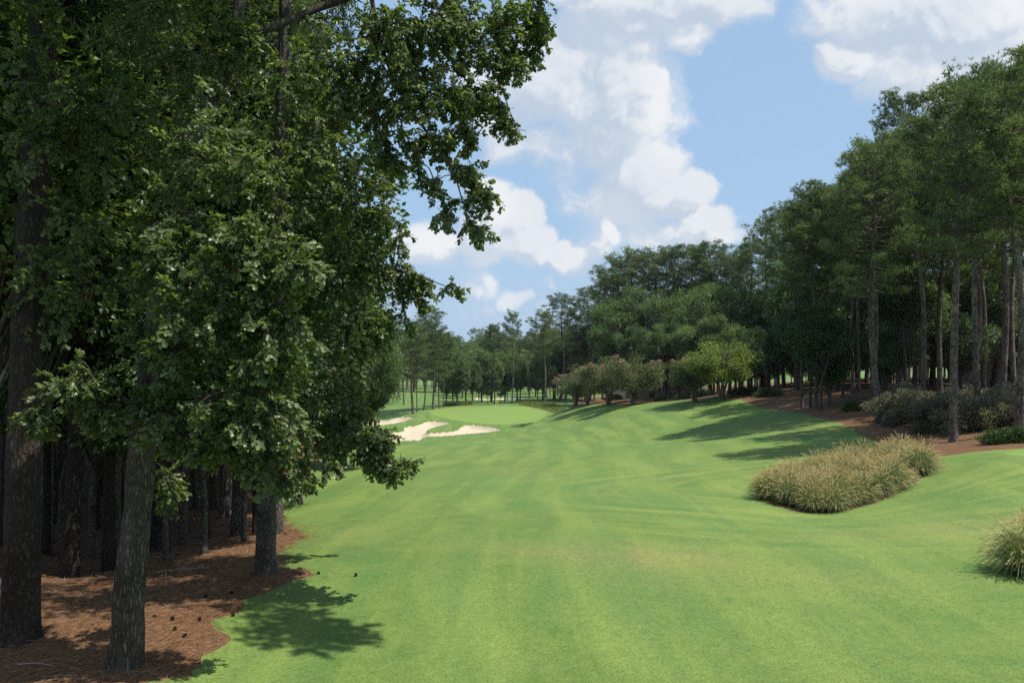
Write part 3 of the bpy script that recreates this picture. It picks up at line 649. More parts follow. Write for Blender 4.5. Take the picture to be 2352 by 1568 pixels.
class SprayTree:
    """a tree whose foliage is laid out clump by clump; sprays nearest the viewer are parts of their own"""
    def __init__(s, name, base, label, cat, bark, leaf, seed, tpl=LOBE8, size=.098, nv=5):
        s.root = empty(name, base); tag(s.root, label, cat); s.base = np.asarray(base); s.rng = np.random.default_rng(seed)
        s.tg, s.nodes, s.bark, s.leaf = G(), [], bark, leaf; s.items = []
        s.geo = [spray_geo(seed * 10 + k, tpl=tpl, size=size) for k in range(nv)]
        s.meshes = [g.mesh('leaf_spray', [leaf, bark]) for g in s.geo]
    def stem(s, pts, radii, name, sides=20, flare=0.0, rough=.05, nseg=None):
        P = smooth_path([np.asarray(p) - s.base for p in pts], nseg or 40); g = G(); tube(g, P, radii, sides, flare=flare, rough=rough, rng=s.rng)
        o = g.build(name, s.bark, s.root, True); s.nodes.extend(list(P[2:])); return o
    def blob(s, px, py, d, rx, ry, n, dd=None, droop=.3, bias=(0, 0, 0)):
        n = n * 1.35
        c = at(px, py, d) - s.base; r = np.array((rx * d / F, (dd if dd else .5 * (rx + ry) * d / F), ry * d / F))
        N = np.array(s.nodes); k = int(max(2, n / 9)); subs = c + inball(s.rng, k) * r * .85
        for q in subs:
            dist = np.linalg.norm(N - q, axis=1) + np.maximum(N[:, 2] - q[2] - .8, 0) * .6; a = N[np.argmin(dist)]; L = np.linalg.norm(q - a)
            b = a * .5 + q * .5 + np.array((0, 0, .16 * L)) + s.rng.normal(0, .06 * L, 3)
            P = smooth_path([a, b, q], 6); tube(s.tg, P, [min(.035, .008 + .010 * L), .010, .004], 4); s.nodes.extend([P[3], P[5]])
            out_ = nrm(q - a)
            m = int(np.ceil(n / k)); pp = q + inball(s.rng, m) * r * .42
            for p in pp:
                d_ = nrm(out_ * .5 + nrm(p - q) * .7 + s.rng.normal(0, .45, 3) + np.array((0, 0, -droop)) + np.array(bias)); s.items.append((p - d_ * .2, d_, s.rng.uniform(.7, 1.2)))
            N = np.array(s.nodes)
    def finish(s, n_parts=240, coarse=None):
        s.tg.build('branches', s.bark, s.root, True)['kind'] = 'stuff'
        cam_l = np.array((0, 0, ZC)) - s.base
        it = sorted(s.items, key=lambda q: np.linalg.norm(q[0] - cam_l) + s.rng.uniform(0, 2.2)); g = G()
        mats = []
        for p, d, k in it:
            y = d; x = nrm(np.cross(y, np.array((0, 0, 1.)) + s.rng.normal(0, .3, 3))); z = np.cross(x, y); mats.append(np.column_stack([x * k, y * k, z * k]))
        for j, (q, m_) in enumerate(zip(it[n_parts:], mats[n_parts:])):
            sg = s.geo[j % len(s.geo)]
            for v, t, c, mi in zip(sg.v, sg.t, sg.c, sg.m): g.add(v @ m_.T + q[0], t - t.min(), c, int(mi[0]))
        crown = g.build('crown', [s.leaf, s.bark], s.root); crown['kind'] = 'stuff'
        for j, (q, m_) in enumerate(zip(it[:n_parts], mats[:n_parts])):
            o = link('leaf_spray', s.meshes[j % len(s.meshes)], crown); mm = Matrix(m_.tolist()).to_4x4(); mm.translation = Vector(q[0]); o.matrix_local = mm
        return crown
def gp(px, py, d):          # a trunk's foot: on the ground under that place
    p = at(px, py, d); return np.array((p[0], p[1], hgt(p[0], p[1]) - .12))

oak = SprayTree('oak_tree', gp(285, 1528, 11.4), 'leaning oak nearest the viewer with dappled brown trunk and glossy sunlit lobed leaves', 'tree', M['oak_bark'], M['oak_leaf'], 3)
oak.stem([gp(285, 1528, 11.4), at(303, 1300, 11.5), at(326, 1050, 11.7), at(352, 800, 12), at(400, 500, 12.4), at(480, 250, 12.9), at(535, 105, 13.2), at(560, -100, 13.4), at(570, -420, 13.6)], [.215, .195, .185, .17, .15, .115, .10, .08, .03], 'trunk', 36, .28, .10, 120)
oak.stem([at(500, 200, 13.0), at(560, 90, 13.2), at(640, 58, 13.4), at(770, 5, 13.7), at(950, -45, 14), at(1120, -50, 14.4), at(1250, -10, 14.8)], [.09, .08, .07, .06, .05, .035, .012], 'limb', 12)
oak.stem([at(850, -20, 13.8), at(880, 120, 13.9), at(950, 260, 13.9), at(1030, 370, 13.9), at(1065, 470, 13.8), at(1090, 545, 13.8)], [.045, .035, .028, .018, .010, .004], 'limb', 8)
oak.stem([at(1020, -50, 14.2), at(1090, 80, 14.3), at(1150, 200, 14.4), at(1185, 300, 14.4)], [.03, .022, .014, .005], 'limb', 8)
oak.stem([at(345, 830, 12), at(430, 720, 11.4), at(540, 640, 10.9), at(680, 600, 10.6)], [.075, .05, .03, .008], 'limb', 8)
oak.stem([at(330, 1000, 11.7), at(430, 930, 11.2), at(540, 900, 10.8), at(640, 960, 10.7)], [.06, .04, .022, .006], 'limb', 8)
oak.stem([at(335, 960, 11.8), at(260, 900, 11.3), at(180, 890, 11), at(120, 920, 10.8)], [.05, .035, .02, .006], 'limb', 8)
for b in [(560, 400, 11.4, 85, 85, 70), (400, 335, 12, 60, 45, 22), (430, 560, 11.2, 110, 80, 85), (580, 600, 10.8, 120, 95, 120), (700, 610, 10.7, 60, 60, 40), (350, 500, 11.8, 60, 50, 26),
          (480, 720, 10.9, 120, 90, 100), (640, 740, 10.8, 100, 90, 85), (420, 830, 11.2, 110, 80, 62), (600, 860, 10.9, 110, 80, 70), (540, 960, 10.8, 110, 70, 74), (660, 960, 10.9, 60, 60, 36),
          (440, 1000, 11.2, 80, 60, 40), (620, 1050, 11.0, 60, 45, 34), (560, 1040, 11, 70, 50, 36), (655, 1100, 11.2, 32, 30, 14), (380, 1120, 12.4, 40, 90, 26),
          (190, 880, 11.1, 90, 60, 46), (130, 950, 10.9, 55, 30, 20), (250, 950, 11.2, 60, 45, 26), (200, 640, 12.8, 190, 140, 70), (100, 450, 13.6, 160, 160, 50), (280, 300, 13, 190, 160, 90), (480, 200, 13.4, 150, 130, 70),
          (700, 350, 13.4, 110, 130, 80), (700, 160, 13.6, 130, 110, 70)]: oak.blob(*b)
for b in [(850, 130, 13.8, 120, 120, 120), (960, 100, 14.0, 110, 110, 110), (1070, 70, 14.3, 100, 90, 110), (1170, 60, 14.6, 70, 70, 64), (1245, 40, 14.8, 44, 55, 36), (1225, 110, 14.7, 34, 34, 20), (1160, 150, 14.5, 50, 50, 36),
          (930, 230, 13.9, 100, 80, 80), (1040, 220, 14.1, 90, 80, 84), (1120, 230, 14.4, 50, 55, 40), (1170, 290, 14.4, 28, 32, 20), (1090, 310, 14.2, 45, 32, 22), (1000, 330, 13.9, 70, 36, 36), (900, 340, 13.9, 70, 50, 36),
          (1060, 410, 13.9, 40, 40, 24), (1110, 430, 13.9, 30, 24, 14), (1120, 465, 13.8, 22, 20, 9), (1010, 430, 13.9, 34, 26, 11), (1060, 475, 13.8, 26, 26, 10), (1085, 535, 13.8, 30, 24, 16), (1030, 495, 13.8, 22, 14, 6),
          (960, 400, 13.9, 34, 30, 10)]: oak.blob(*b, droop=.5)
# the top of the crown, over the frame's edge: it shades the trunk and the straw
for b in [(500, -300, 13.5, 300, 200, 120), (800, -250, 14, 250, 140, 90), (250, -200, 12.5, 220, 160, 90), (1000, -200, 14.2, 200, 100, 60)]: oak.blob(*b)
for b in [(1617, -400, 11.4, 200, 100, 190), (1540, -420, 12.2, 150, 80, 90), (1400, -400, 12.6, 120, 80, 40), (1760, -390, 11.2, 70, 50, 18)]: oak.blob(*b, droop=.4)
for b in [(470, 300, 11.9, 90, 150, 60), (500, 130, 12.4, 90, 90, 40), (430, 480, 11.7, 80, 110, 46), (70, 220, 12.2, 90, 170, 26), (150, 560, 12.2, 90, 130, 20), (233, -480, 9.7, 330, 230, 130), (60, -420, 10.5, 300, 230, 90), (330, -620, 9.0, 200, 160, 50), (420, -270, 12.0, 300, 130, 120), (640, -320, 12.6, 220, 120, 70), (150, -250, 12.2, 220, 120, 80)]: oak.blob(*b)  # blobs above the frame: unseen canopy added to shade the left foliage and trunks
for b in [(345, 800, 11.4, 60, 80, 40), (335, 930, 11.3, 50, 60, 24), (385, 650, 11.6, 60, 90, 40), (70, 620, 12.3, 60, 90, 14), (92, 330, 12.4, 60, 110, 18), (620, -430, 12.0, 240, 130, 150), (400, -520, 11.4, 220, 130, 110), (150, -500, 11.4, 240, 140, 100), (100, 110, 12.2, 60, 100, 24), (540, 60, 12.7, 70, 60, 26)]: oak.blob(*b)  # the high ones are unseen too, added to darken the upper left
oak.finish(270)

grey = SprayTree('roadside_oak_tree', gp(610, 1316, 16.5), 'straight tree with rough grey bark standing on the rim of the straw bed', 'tree', M['grey_bark'], M['oak_leaf'], 4, tpl=LOBE8, size=.11, nv=4)
grey.root.name = 'oak_tree'
grey.stem([gp(610, 1316, 16.5), at(614, 1100, 16.5), at(630, 700, 16.6), at(648, 300, 16.7), at(656, 0, 16.8), at(660, -400, 17)], [.195, .185, .17, .15, .12, .04], 'trunk', 32, .25, .06, 110)
grey.stem([at(628, 740, 16.6), at(760, 640, 16.8), at(900, 620, 17.2), at(1040, 662, 17.4)], [.06, .045, .03, .006], 'limb', 8)
grey.stem([at(620, 960, 16.5), at(720, 960, 15.8), at(820, 1000, 15.0), at(912, 1072, 14.6)], [.05, .035, .022, .006], 'limb', 8)
for b in [(800, 420, 17, 130, 120, 110), (880, 520, 17.4, 60, 80, 56), (740, 560, 16.8, 120, 110, 90), (850, 640, 17.4, 100, 80, 84), (930, 640, 17.4, 40, 60, 26), (985, 655, 17.3, 46, 24, 22), (1035, 662, 17.4, 22, 12, 8), (960, 700, 17.3, 26, 26, 9),
          (790, 760, 17, 120, 100, 100), (880, 740, 17.6, 60, 60, 40), (740, 900, 16.4, 110, 100, 90), (800, 960, 15.6, 80, 60, 62), (858, 1000, 14.9, 40, 40, 40), (912, 1072, 14.6, 28, 18, 20), (875, 1065, 14.7, 30, 22, 20), (850, 1050, 14.8, 46, 30, 32), (760, 1010, 16, 90, 60, 56), (730, 1080, 17.5, 70, 40, 30),
          (640, 500, 16.4, 90, 120, 60), (680, 250, 16.8, 120, 120, 60), (820, 250, 17.2, 120, 100, 70), (700, -200, 17, 260, 160, 100), (480, -100, 16.5, 200, 200, 70)]: grey.blob(*b, droop=.4)
for b in [(1380, -240, 14.5, 150, 110, 50), (1200, -260, 15.5, 160, 120, 60)]: grey.blob(*b, droop=.4)
grey.finish(200)

def trunk_only(name, pts, radii, label, cat, bark, crown_kind, cs, cz, sides=28):
    base = np.asarray(pts[0]); r = empty(name, base); tag(r, label, cat); rng = np.random.default_rng(9)
    g = G(); P = smooth_path([np.asarray(p) - base for p in pts], 110); tube(g, P, radii, sides, flare=.3, rough=.06, rng=rng); g.build('trunk', bark, r, True)
    c = link('crown', crown_kind.cm, r); c['kind'] = 'stuff'; c.location = (P[-1][0], P[-1][1], cz); c.scale = (cs, cs, cs); return r
trunk_only('pine_tree', [gp(45, 1466, 12.6), at(55, 1000, 12.7), at(74, 500, 12.9), at(97, 100, 13.1), at(108, -350, 13.3), at(112, -800, 13.4)], [.27, .24, .215, .20, .18, .15], 'thick dark pine trunk at the edge of the wood left of the leaning oak', 'pine', M['shaded_pine_bark'], PINES[0], 1.0, -1.0)

# ------------------------------------------------------------------ left wood
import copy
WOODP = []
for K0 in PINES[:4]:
    K1 = copy.copy(K0); K1.tm = K0.tm.copy(); K1.tm.materials[0] = M['shaded_pine_bark']; WOODP.append(K1)  # trunk copy takes the bark darkened for the wood's shade
WG = 'pines in the dark wood beside the fairway'
for (px, py, wd, ki) in [(157, 1322, 36, 0), (250, 1308, 28, 1), (362, 1268, 36, 2), (421, 1220, 22, 3), (474, 1237, 13, 1), (554, 1213, 18, 0), (588, 1230, 13, 3), (220, 1217, 16, 1), (106, 1272, 14, 3), (7, 1258, 14, 0), (520, 1190, 12, 2), (310, 1200, 16, 3)]:
    p = hit(px, py, 12); w_m = wd * p[1] / F
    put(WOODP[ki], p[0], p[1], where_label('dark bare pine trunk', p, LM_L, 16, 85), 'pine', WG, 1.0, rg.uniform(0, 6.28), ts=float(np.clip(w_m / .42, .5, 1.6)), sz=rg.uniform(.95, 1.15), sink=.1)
k = 0
for d in (30, 38, 47, 58, 70, 84):
    for j in range(6):
        x = (-160 + 150 * j + rg.uniform(-60, 60) - CX) / F * d; y = d + rg.uniform(-4, 4)
        if x > -10.5 - .035 * d: x = -11 - .05 * d - rg.uniform(0, 3)
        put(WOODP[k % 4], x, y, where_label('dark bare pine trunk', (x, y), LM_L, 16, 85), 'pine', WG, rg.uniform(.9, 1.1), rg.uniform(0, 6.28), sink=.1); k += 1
UG = 'leafy young trees filling the dark wood'
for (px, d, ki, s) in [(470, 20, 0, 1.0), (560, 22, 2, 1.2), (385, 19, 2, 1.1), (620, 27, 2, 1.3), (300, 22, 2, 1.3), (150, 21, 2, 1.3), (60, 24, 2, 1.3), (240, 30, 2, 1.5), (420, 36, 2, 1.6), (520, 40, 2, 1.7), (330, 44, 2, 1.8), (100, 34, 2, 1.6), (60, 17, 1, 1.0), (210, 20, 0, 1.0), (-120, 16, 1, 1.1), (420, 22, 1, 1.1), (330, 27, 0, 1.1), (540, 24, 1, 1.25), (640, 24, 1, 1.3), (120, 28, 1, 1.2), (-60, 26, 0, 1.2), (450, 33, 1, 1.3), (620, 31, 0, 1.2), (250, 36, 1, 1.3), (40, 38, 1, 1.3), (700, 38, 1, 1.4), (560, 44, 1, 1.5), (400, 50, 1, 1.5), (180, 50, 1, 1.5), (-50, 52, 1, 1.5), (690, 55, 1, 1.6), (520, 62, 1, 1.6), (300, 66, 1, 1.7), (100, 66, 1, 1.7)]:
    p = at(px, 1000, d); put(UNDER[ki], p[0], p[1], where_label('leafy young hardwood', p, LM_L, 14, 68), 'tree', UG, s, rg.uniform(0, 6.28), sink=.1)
for (px, d, i, s) in [(-40, 15, 0, .8), (100, 22, 2, .85), (260, 24, 0, .85), (400, 28, 1, .85), (520, 30, 2, .85), (-150, 24, 1, .9), (0, 32, 0, .9), (180, 34, 2, .9), (340, 40, 0, .95), (500, 42, 1, .95), (620, 44, 2, .9), (80, 46, 1, 1.0), (-120, 42, 2, 1.0), (250, 56, 0, 1.0), (420, 60, 1, 1.0), (580, 60, 2, 1.0), (0, 64, 0, 1.0), (150, 74, 1, 1.1), (650, 70, 0, 1.0), (350, 76, 2, 1.1), (-300, 18, 2, .9), (-420, 30, 0, 1.0)]:
    p = at(px, 1000, d); put(HARD[i], p[0], p[1], where_label('tall hardwood', p, LM_L, 14, 78), 'tree', 'canopy hardwoods of the dark wood', s, rg.uniform(0, 6.28), sink=.1)
for j in range(20):
    d = 70 + 3 * j; p = at(-100 + (j * 173) % 860, 950, d); put(BUSHY[j % 2], p[0], p[1], where_label('low dense hardwood', p, LM_L, 60, 130), 'tree', 'low trees at the back of the dark wood', rg.uniform(.8, 1.1), rg.uniform(0, 6.28), sink=.2)
EG = 'hardwoods along the left edge of the fairway'
for (px, d, K_, s, lab) in [(690, 33, UNDER[1], 1.15, 0), (745, 42, UNDER[1], 1.2, 0), (790, 52, HARD[1], .8, 0), (770, 62, HARD[0], .95, 0), (825, 76, HARD[1], .95, 0), (800, 92, HARD[2], 1.0, 0), (850, 105, HARD[0], 1.0, 0), (830, 125, HARD[2], 1.0, 0), (860, 140, HARD[1], 1.0, 0), (700, 80, HARD[2], 1.1, 0), (600, 90, HARD[0], 1.2, 0), (450, 90, HARD[2], 1.2, 0), (250, 90, HARD[0], 1.2, 0), (50, 90, HARD[2], 1.2, 0), (-100, 80, HARD[0], 1.2, 0)]:
    p = at(px, 1000, d); put(K_, p[0], p[1], where_label('dense green hardwood', p, LM_L, 30, 140), 'tree', EG, s, rg.uniform(0, 6.28), sink=.1)
p = at(852, 1050, 50); put(WILLOW, p[0], p[1], 'pale narrow-leaved sunlit tree at the far end of the left wood, above the bunkers', 'tree', None, .82, 1.0, sink=.1)

# ------------------------------------------------------------------ right pines
named = [  # foot px, py, distance, top py, trunk width px, kind, label
    (1842, 924, 73, 432, 7, 1, 'slim pine leftmost of the pale trunks along the right-hand straw bank'),
    (1874, 937, 70, 418, 10, 0, 'pine with curved trunk at the tip of the straw bank, long shadow on the grass'),
    (1936, 912, 74, 425, 7, 3, 'thin pine set back behind the curved-trunk pine'),
    (1975, 922, 67, 372, 8, 1, 'thin pine left of the close pair of thick trunks'),
    (2003, 923, 65, 330, 13, 0, 'left trunk of the close pair of thick pines behind the small green shrub'),
    (2021, 951, 58, 315, 13, 2, 'right trunk of the close pair of thick pines, foot beside the purple shrubs'),
    (2119, 922, 62, 215, 11, 1, 'pine behind the purple shrubs, midway along their row'),
    (2190, 1015, 43, 178, 18, 0, 'tall pine in front of the purple shrubs, nearest the grass bed'),
    (2249, 971, 49, 150, 14, 1, 'leaning pine with sunlit right side standing among the purple shrubs'),
    (2340, 991, 42.5, 128, 20, 0, 'thick dark pine by the low green shrub at the right end of the shrub row')]
for (px, py, d, ty, wd, ki, lab) in named:
    b = gp(px, py, d); H = (at(px, ty, d)[2] - b[2]) - .9
    put(PINES[ki], b[0], b[1], lab, 'pine', None, 1.0 * (H / 20) ** .5, rg.uniform(0, 6.28), sz=H / 20, ts=float(wd * d / F / .40), z=b[2] + .02)
RG = 'pines standing behind the right-hand straw bank'
for (px, d, ty, ki) in [(1800, 106, 478, 0), (1765, 122, 505, 2), (1725, 130, 555, 0), (1690, 136, 590, 2), (1900, 84, 460, 2), (1960, 80, 425, 0), (2060, 74, 330, 2), (2160, 66, 300, 0), (2100, 80, 310, 1), (2230, 62, 280, 2), (2300, 58, 160, 0), (2400, 46, 120, 2), (2420, 56, 130, 0), (2330, 68, 240, 1), (2200, 84, 270, 2), (2040, 92, 330, 0), (1920, 96, 420, 1), (1840, 98, 470, 2), (1990, 105, 400, 2), (2140, 100, 320, 0), (2280, 88, 320, 2), (2500, 60, 150, 0), (2520, 46, 110, 2), (2650, 52, 150, 0), (2260, 72, 260, 3), (2360, 82, 280, 0)]:
    b = gp(px, 900, d); H = at(px, ty, d)[2] - b[2] - .8
    put(PINES[ki], b[0], b[1], where_label('tall shaded pine', b, LM_R, 45, 150), 'pine', RG, (H / 20) ** .5, rg.uniform(0, 6.28), sz=H / 20)
for j in range(22):
    d = rg.uniform(84, 150); px = rg.uniform(1870 if d < 100 else 1760, 2600); b = gp(px, 900, d)
    put(PINES[[1, 3, 3, 0][j % 4]], b[0], b[1], where_label('tall shaded pine', b, LM_R, 45, 150), 'pine', RG, rg.uniform(.7, .9), rg.uniform(0, 6.28), sz=rg.uniform(.75, 1.0), ts=rg.uniform(.6, 1.0))
UG2 = 'leafy understory trees between the right-hand pines'
for j in range(30):
    d = 66 + 2.6 * j + rg.uniform(-2, 2); px = (1870 if d < 92 else 1760) + (j * 233 % 690) + rg.uniform(-30, 30); b = gp(px, 900, d)
    if j % 5 == 4: put(HARD[j % 3], b[0], b[1], where_label('leafy understory tree', b, LM_R, 60, 150), 'tree', UG2, .75, rg.uniform(0, 6.28))
    else: put(UNDER[j % 3], b[0], b[1], where_label('leafy understory tree', b, LM_R, 60, 150), 'tree', UG2, rg.uniform(.9, 1.4), rg.uniform(0, 6.28))
BG2 = 'hardwoods closing the back of the right-hand wood'
for j in range(22):
    d = rg.uniform(140, 190); px = 1640 + 52 * j + rg.uniform(-20, 20); b = gp(px, 890, d)
    put(HARD[j % 3], b[0], b[1], where_label('dense hardwood', b, LM_R, 95, 190), 'tree', BG2, rg.uniform(.95, 1.15), rg.uniform(0, 6.28), sink=1.0)

for j in range(16):
    d = 96 + 2.2 * j; px = 1830 + (j * 317 % 860); b = gp(px, 890, d)
    put(HARD[j % 3], b[0], b[1], where_label('dense hardwood', b, LM_R, 95, 190), 'tree', BG2, rg.uniform(.85, 1.05), rg.uniform(0, 6.28), sink=1.2)
for j in range(26):
    d = rg.uniform(170, 240); px = 1690 + 35 * j + rg.uniform(-20, 20); b = gp(px, 890, d)
    put(BUSHY[j % 2], b[0], b[1], where_label('dense hardwood', b, LM_R, 95, 190), 'tree', BG2, rg.uniform(1.0, 1.3), rg.uniform(0, 6.28), sink=.6)
for j in range(44):
    d = 70 + 1.25 * j; px = (1905 if d < 92 else 1780) + (j * 157 % 640); b = gp(px, 890, d)
    put(UNDER[2] if j % 3 else BUSHY[j % 2], b[0], b[1], where_label('low leafy tree', b, LM_R, 60, 130), 'tree', 'low trees among the right-hand pines', rg.uniform(1.0, 1.6) if j % 3 else rg.uniform(.45, .7), rg.uniform(0, 6.28), sink=.1)
for (px, d, i, sc_) in [(2255, 80, 2, .9), (2330, 112, 0, 1.0), (2285, 118, 2, 1.0), (2380, 84, 1, .9), (2190, 96, 0, .9), (2240, 108, 1, 1.0), (2100, 92, 2, .85), (2020, 100, 0, .9)]:
    b = gp(px, 890, d); put(HARD[i], b[0], b[1], where_label('dense hardwood', b, LM_R, 95, 190), 'tree', BG2, sc_, rg.uniform(0, 6.28), sink=1.5)
for j in range(34):
    d = rg.uniform(112, 165); px = 1700 + 29 * j + rg.uniform(-20, 20); b = gp(px, 890, d)
    put(BUSHY[j % 2], b[0], b[1], where_label('dense hardwood', b, LM_R, 95, 190), 'tree', BG2, rg.uniform(.7, 1.0), rg.uniform(0, 6.28), sink=.4)
# ------------------------------------------------------------------ the wood behind the crape myrtles and the middle distance
def topped(K_, px, fy, d, ty, lab, cat, group, ws=1.0, rz=None, H0=20.0, ts=1.0):
    b = gp(px, fy, d); H = at(px, ty, d)[2] - b[2]
    return put(K_, b[0], b[1], lab, cat, group, ws * H / H0, rg.uniform(0, 6.28) if rz is None else rz, sz=H / H0, ts=ts)
HG = 'hardwoods massed behind the crape myrtles'
for (px, d, ty, i) in [(1385, 228, 690, 0), (1400, 150, 650, 1), (1420, 200, 645, 2), (1480, 150, 640, 0), (1530, 140, 640, 2), (1570, 150, 600, 1), (1600, 130, 650, 0), (1650, 135, 610, 2), (1640, 120, 690, 1), (1700, 125, 640, 0), (1460, 135, 720, 1), (1520, 125, 730, 0), (1580, 122, 720, 2), (1345, 232, 715, 0), (1330, 240, 735, 2), (1750, 125, 620, 1)]:
    topped(HARD[i], px, 905, d, ty, where_label('dense rounded hardwood', at(px, 900, d), LM_M, 110, 240), 'tree', HG, ws=1.0, H0=(18, 17, 20)[i])
for (px, d, ty) in [(1325, 228, 800), (1365, 222, 790), (1410, 185, 770), (1445, 152, 780), (1490, 146, 760), (1530, 138, 780), (1560, 132, 770), (1610, 122, 760), (1660, 118, 750), (1700, 114, 740), (1740, 108, 740), (1780, 104, 760)]:
    topped(BUSHY[px % 2], px, 905, d, ty, where_label('dense rounded hardwood', at(px, 900, d), LM_M, 110, 240), 'tree', HG, ws=.9, H0=12)
PG = 'pines rising above the mass behind the crape myrtles'
for (px, d, ty, i) in [(1355, 226, 672, 0), (1425, 165, 605, 0), (1455, 160, 588, 2), (1500, 160, 592, 0), (1545, 155, 582, 2), (1590, 150, 576, 0), (1635, 145, 572, 2), (1675, 140, 592, 0), (1400, 215, 640, 2)]:
    topped(PINES[i], px, 905, d, ty, where_label('dark skyline pine', at(px, 900, d), LM_M, 138, 230), 'pine', PG, ws=1.15)
topped(PINES[2], 1286, 936, 224, 686, 'tall open-crowned pine with pale trunk at the left end of the crape myrtles', 'pine', None, ws=1.15, rz=.5)
topped(PINES[0], 1250, 915, 215, 725, 'pine half hidden behind the open-crowned pale-trunked pine', 'pine', None, ws=1.1)
topped(PINES[4], 1176, 931, 213, 724, 'solitary tall pine with layered crown behind the flagstick', 'pine', None, ws=.8, rz=2.0)
topped(PINES[3], 1137, 930, 215, 750, 'darker pine just left of the solitary layered pine', 'pine', None, ws=.95)
for (px, py, d, ty, i, wd, lab) in [(949, 950, 187, 745, 4, 10, 'thick-trunked pine first from the left beyond the bunkers'), (958, 948, 190, 770, 1, 6, 'thin pine close beside the thick first trunk beyond the bunkers'), (973, 944, 194, 745, 2, 6, 'pine third from the left in the row beyond the bunkers'), (994, 941, 198, 716, 4, 8, 'tallest broad-crowned pine of the row beyond the bunkers'), (1009, 939, 202, 760, 4, 6, 'pine right of the broad-crowned tall pine beyond the bunkers'), (1018, 938, 204, 770, 3, 6, 'last thin pine at the right of the row beyond the bunkers')]:
    topped(PINES[i], px, py, d, ty, lab, 'pine', None, ws=1.22, ts=wd * d / F / 1.0)
topped(BUSHY[0], 1050, 934, 212, 800, 'bushy blue-green hardwood between the pine row and the flagstick', 'tree', None, ws=.9, H0=12)
topped(BUSHY[1], 1025, 934, 220, 830, 'smaller bushy hardwood tucked against the pine row', 'tree', None, ws=.9, H0=12)
topped(UNDER[0], 1120, 932, 214, 878, 'small dark tree under the pines left of the flagstick', 'tree', None, ws=1.0, H0=9)
topped(UNDER[2], 1150, 932, 216, 880, 'small dark multi-stemmed tree right behind the flagstick', 'tree', None, ws=1.1, H0=7)
topped(BUSHY[1], 1195, 930, 230, 810, 'pale green hardwood right of the solitary layered pine', 'tree', None, ws=.7, H0=12)
FG = 'far trees closing the view beyond the green'
for j in range(64):
    d = rg.uniform(330, 520); px = 840 + 8.2 * j + rg.uniform(-8, 8); b = gp(px, 890, d); ty = 752 + rg.uniform(-2, 26) + (8 if px < 1000 else 0)
    K_, h_ = [(BUSHY[0], 12), (FARP[0], 20), (BUSHY[1], 12), (HARD[1], 17), (BUSHY[0], 12)][j % 5]
    topped(K_, px, 890, d, ty, where_label('distant hazy tree', at(px, 900, d), LM_M, 210, 520), 'tree', FG, ws=.8 if h_ == 12 else 1.0, H0=h_)
for j in range(16):
    d = rg.uniform(235, 320); px = (1255 + 9 * j) if j < 11 else (880 + 12 * (j - 11)); ty = rg.uniform(748, 775)
    topped((FARP + HARD)[j % 5], px, 905, d, ty, where_label('distant hazy tree', at(px, 900, d), LM_M, 210, 520), 'tree', FG, ws=1.0, H0=(20, 20, 18, 17, 20)[j % 5])
for (px, d, ty) in [(1085, 228, 805), (1106, 238, 790), (1128, 236, 800), (1160, 244, 790), (1188, 238, 800), (1216, 270, 800), (1246, 232, 790), (1272, 236, 770), (1070, 262, 800), (925, 330, 775), (950, 345, 790), (975, 325, 800), (1000, 340, 790), (1025, 330, 800), (1045, 300, 800), (1062, 285, 810), (1300, 250, 760), (1130, 250, 830), (1165, 260, 840), (1100, 260, 835), (1250, 225, 800), (1275, 240, 780), (1300, 236, 800), (1235, 240, 830), (1040, 240, 820), (1070, 300, 790), (1095, 330, 800), (1110, 310, 830), (1215, 330, 790), (1230, 300, 800)]:
    topped(BUSHY[int(px) % 2], px, 905, d, ty, where_label('distant hazy tree', at(px, 900, d), LM_M, 210, 520), 'tree', FG, ws=.85, H0=12)

# crape myrtles
def myrtle(seed, H, Rr, lime=False):
    rng = np.random.default_rng(seed); tg, cg_, fg = G(), G(), G(); tips = []
    for k in range(5):
        an = k * 1.26 + rng.normal(0, .2); top = np.array((math.cos(an) * Rr * .55, math.sin(an) * Rr * .55, H * .68))
        P = smooth_path([(math.cos(an) * .12, math.sin(an) * .12, -.2), (math.cos(an) * .35, math.sin(an) * .35, H * .22), top], 9); tube(tg, P, [.10, .085, .03], 6)
        for j in range(13):
            f = rng.uniform(.45, 1); a = P[int(f * 8)]; d = rdir(rng, 1)[0]; d[2] = abs(d[2]) * .9 + .05; c = a + nrm(d + np.array((math.cos(an), math.sin(an), 0)) * .7) * rng.uniform(.5, 1.0) * Rr * .62
            if c[2] < H * .30: c[2] = H * .30 + rng.uniform(0, .6)
            c[2] = min(c[2], H * .95 - .1 * np.hypot(c[0], c[1])); tube(tg, smooth_path([a, (a + c) / 2 + (0, 0, .1), c], 4), [.03, .02, .006], 3); tips.append(c)
            foliage_clump(cg_, rng, c, .24 * Rr * rng.uniform(.8, 1.25), 240, QUAD, .14, nrm(d), .8, tint=rng.uniform(.3, .65))
    for c in tips:
        if rng.uniform() < (.0 if lime else .5) and c[2] > H * .5:
            n = 34; q = inball(rng, n); place(fg, QUAD[0], QUAD[1], c + np.array((0, 0, .16 * Rr)) + q * np.array((.26, .26, .2)), rdir(rng, n), rdir(rng, n), .11, rng.uniform(0, 1, n))
    return tg, cg_, fg
MY = []
for sd_, lm in ((61, 0), (62, 0), (63, 1)):
    t_, c_, f_ = myrtle(sd_, 6.2, 2.9, lm)
    MY.append(Kind('crape_myrtle', t_, c_, M['myrtle_bark'], M['lime_leaf'] if lm else M['myrtle_leaf'], [('blossom', f_.mesh('blossom', M['flower']))] if f_.n else []))
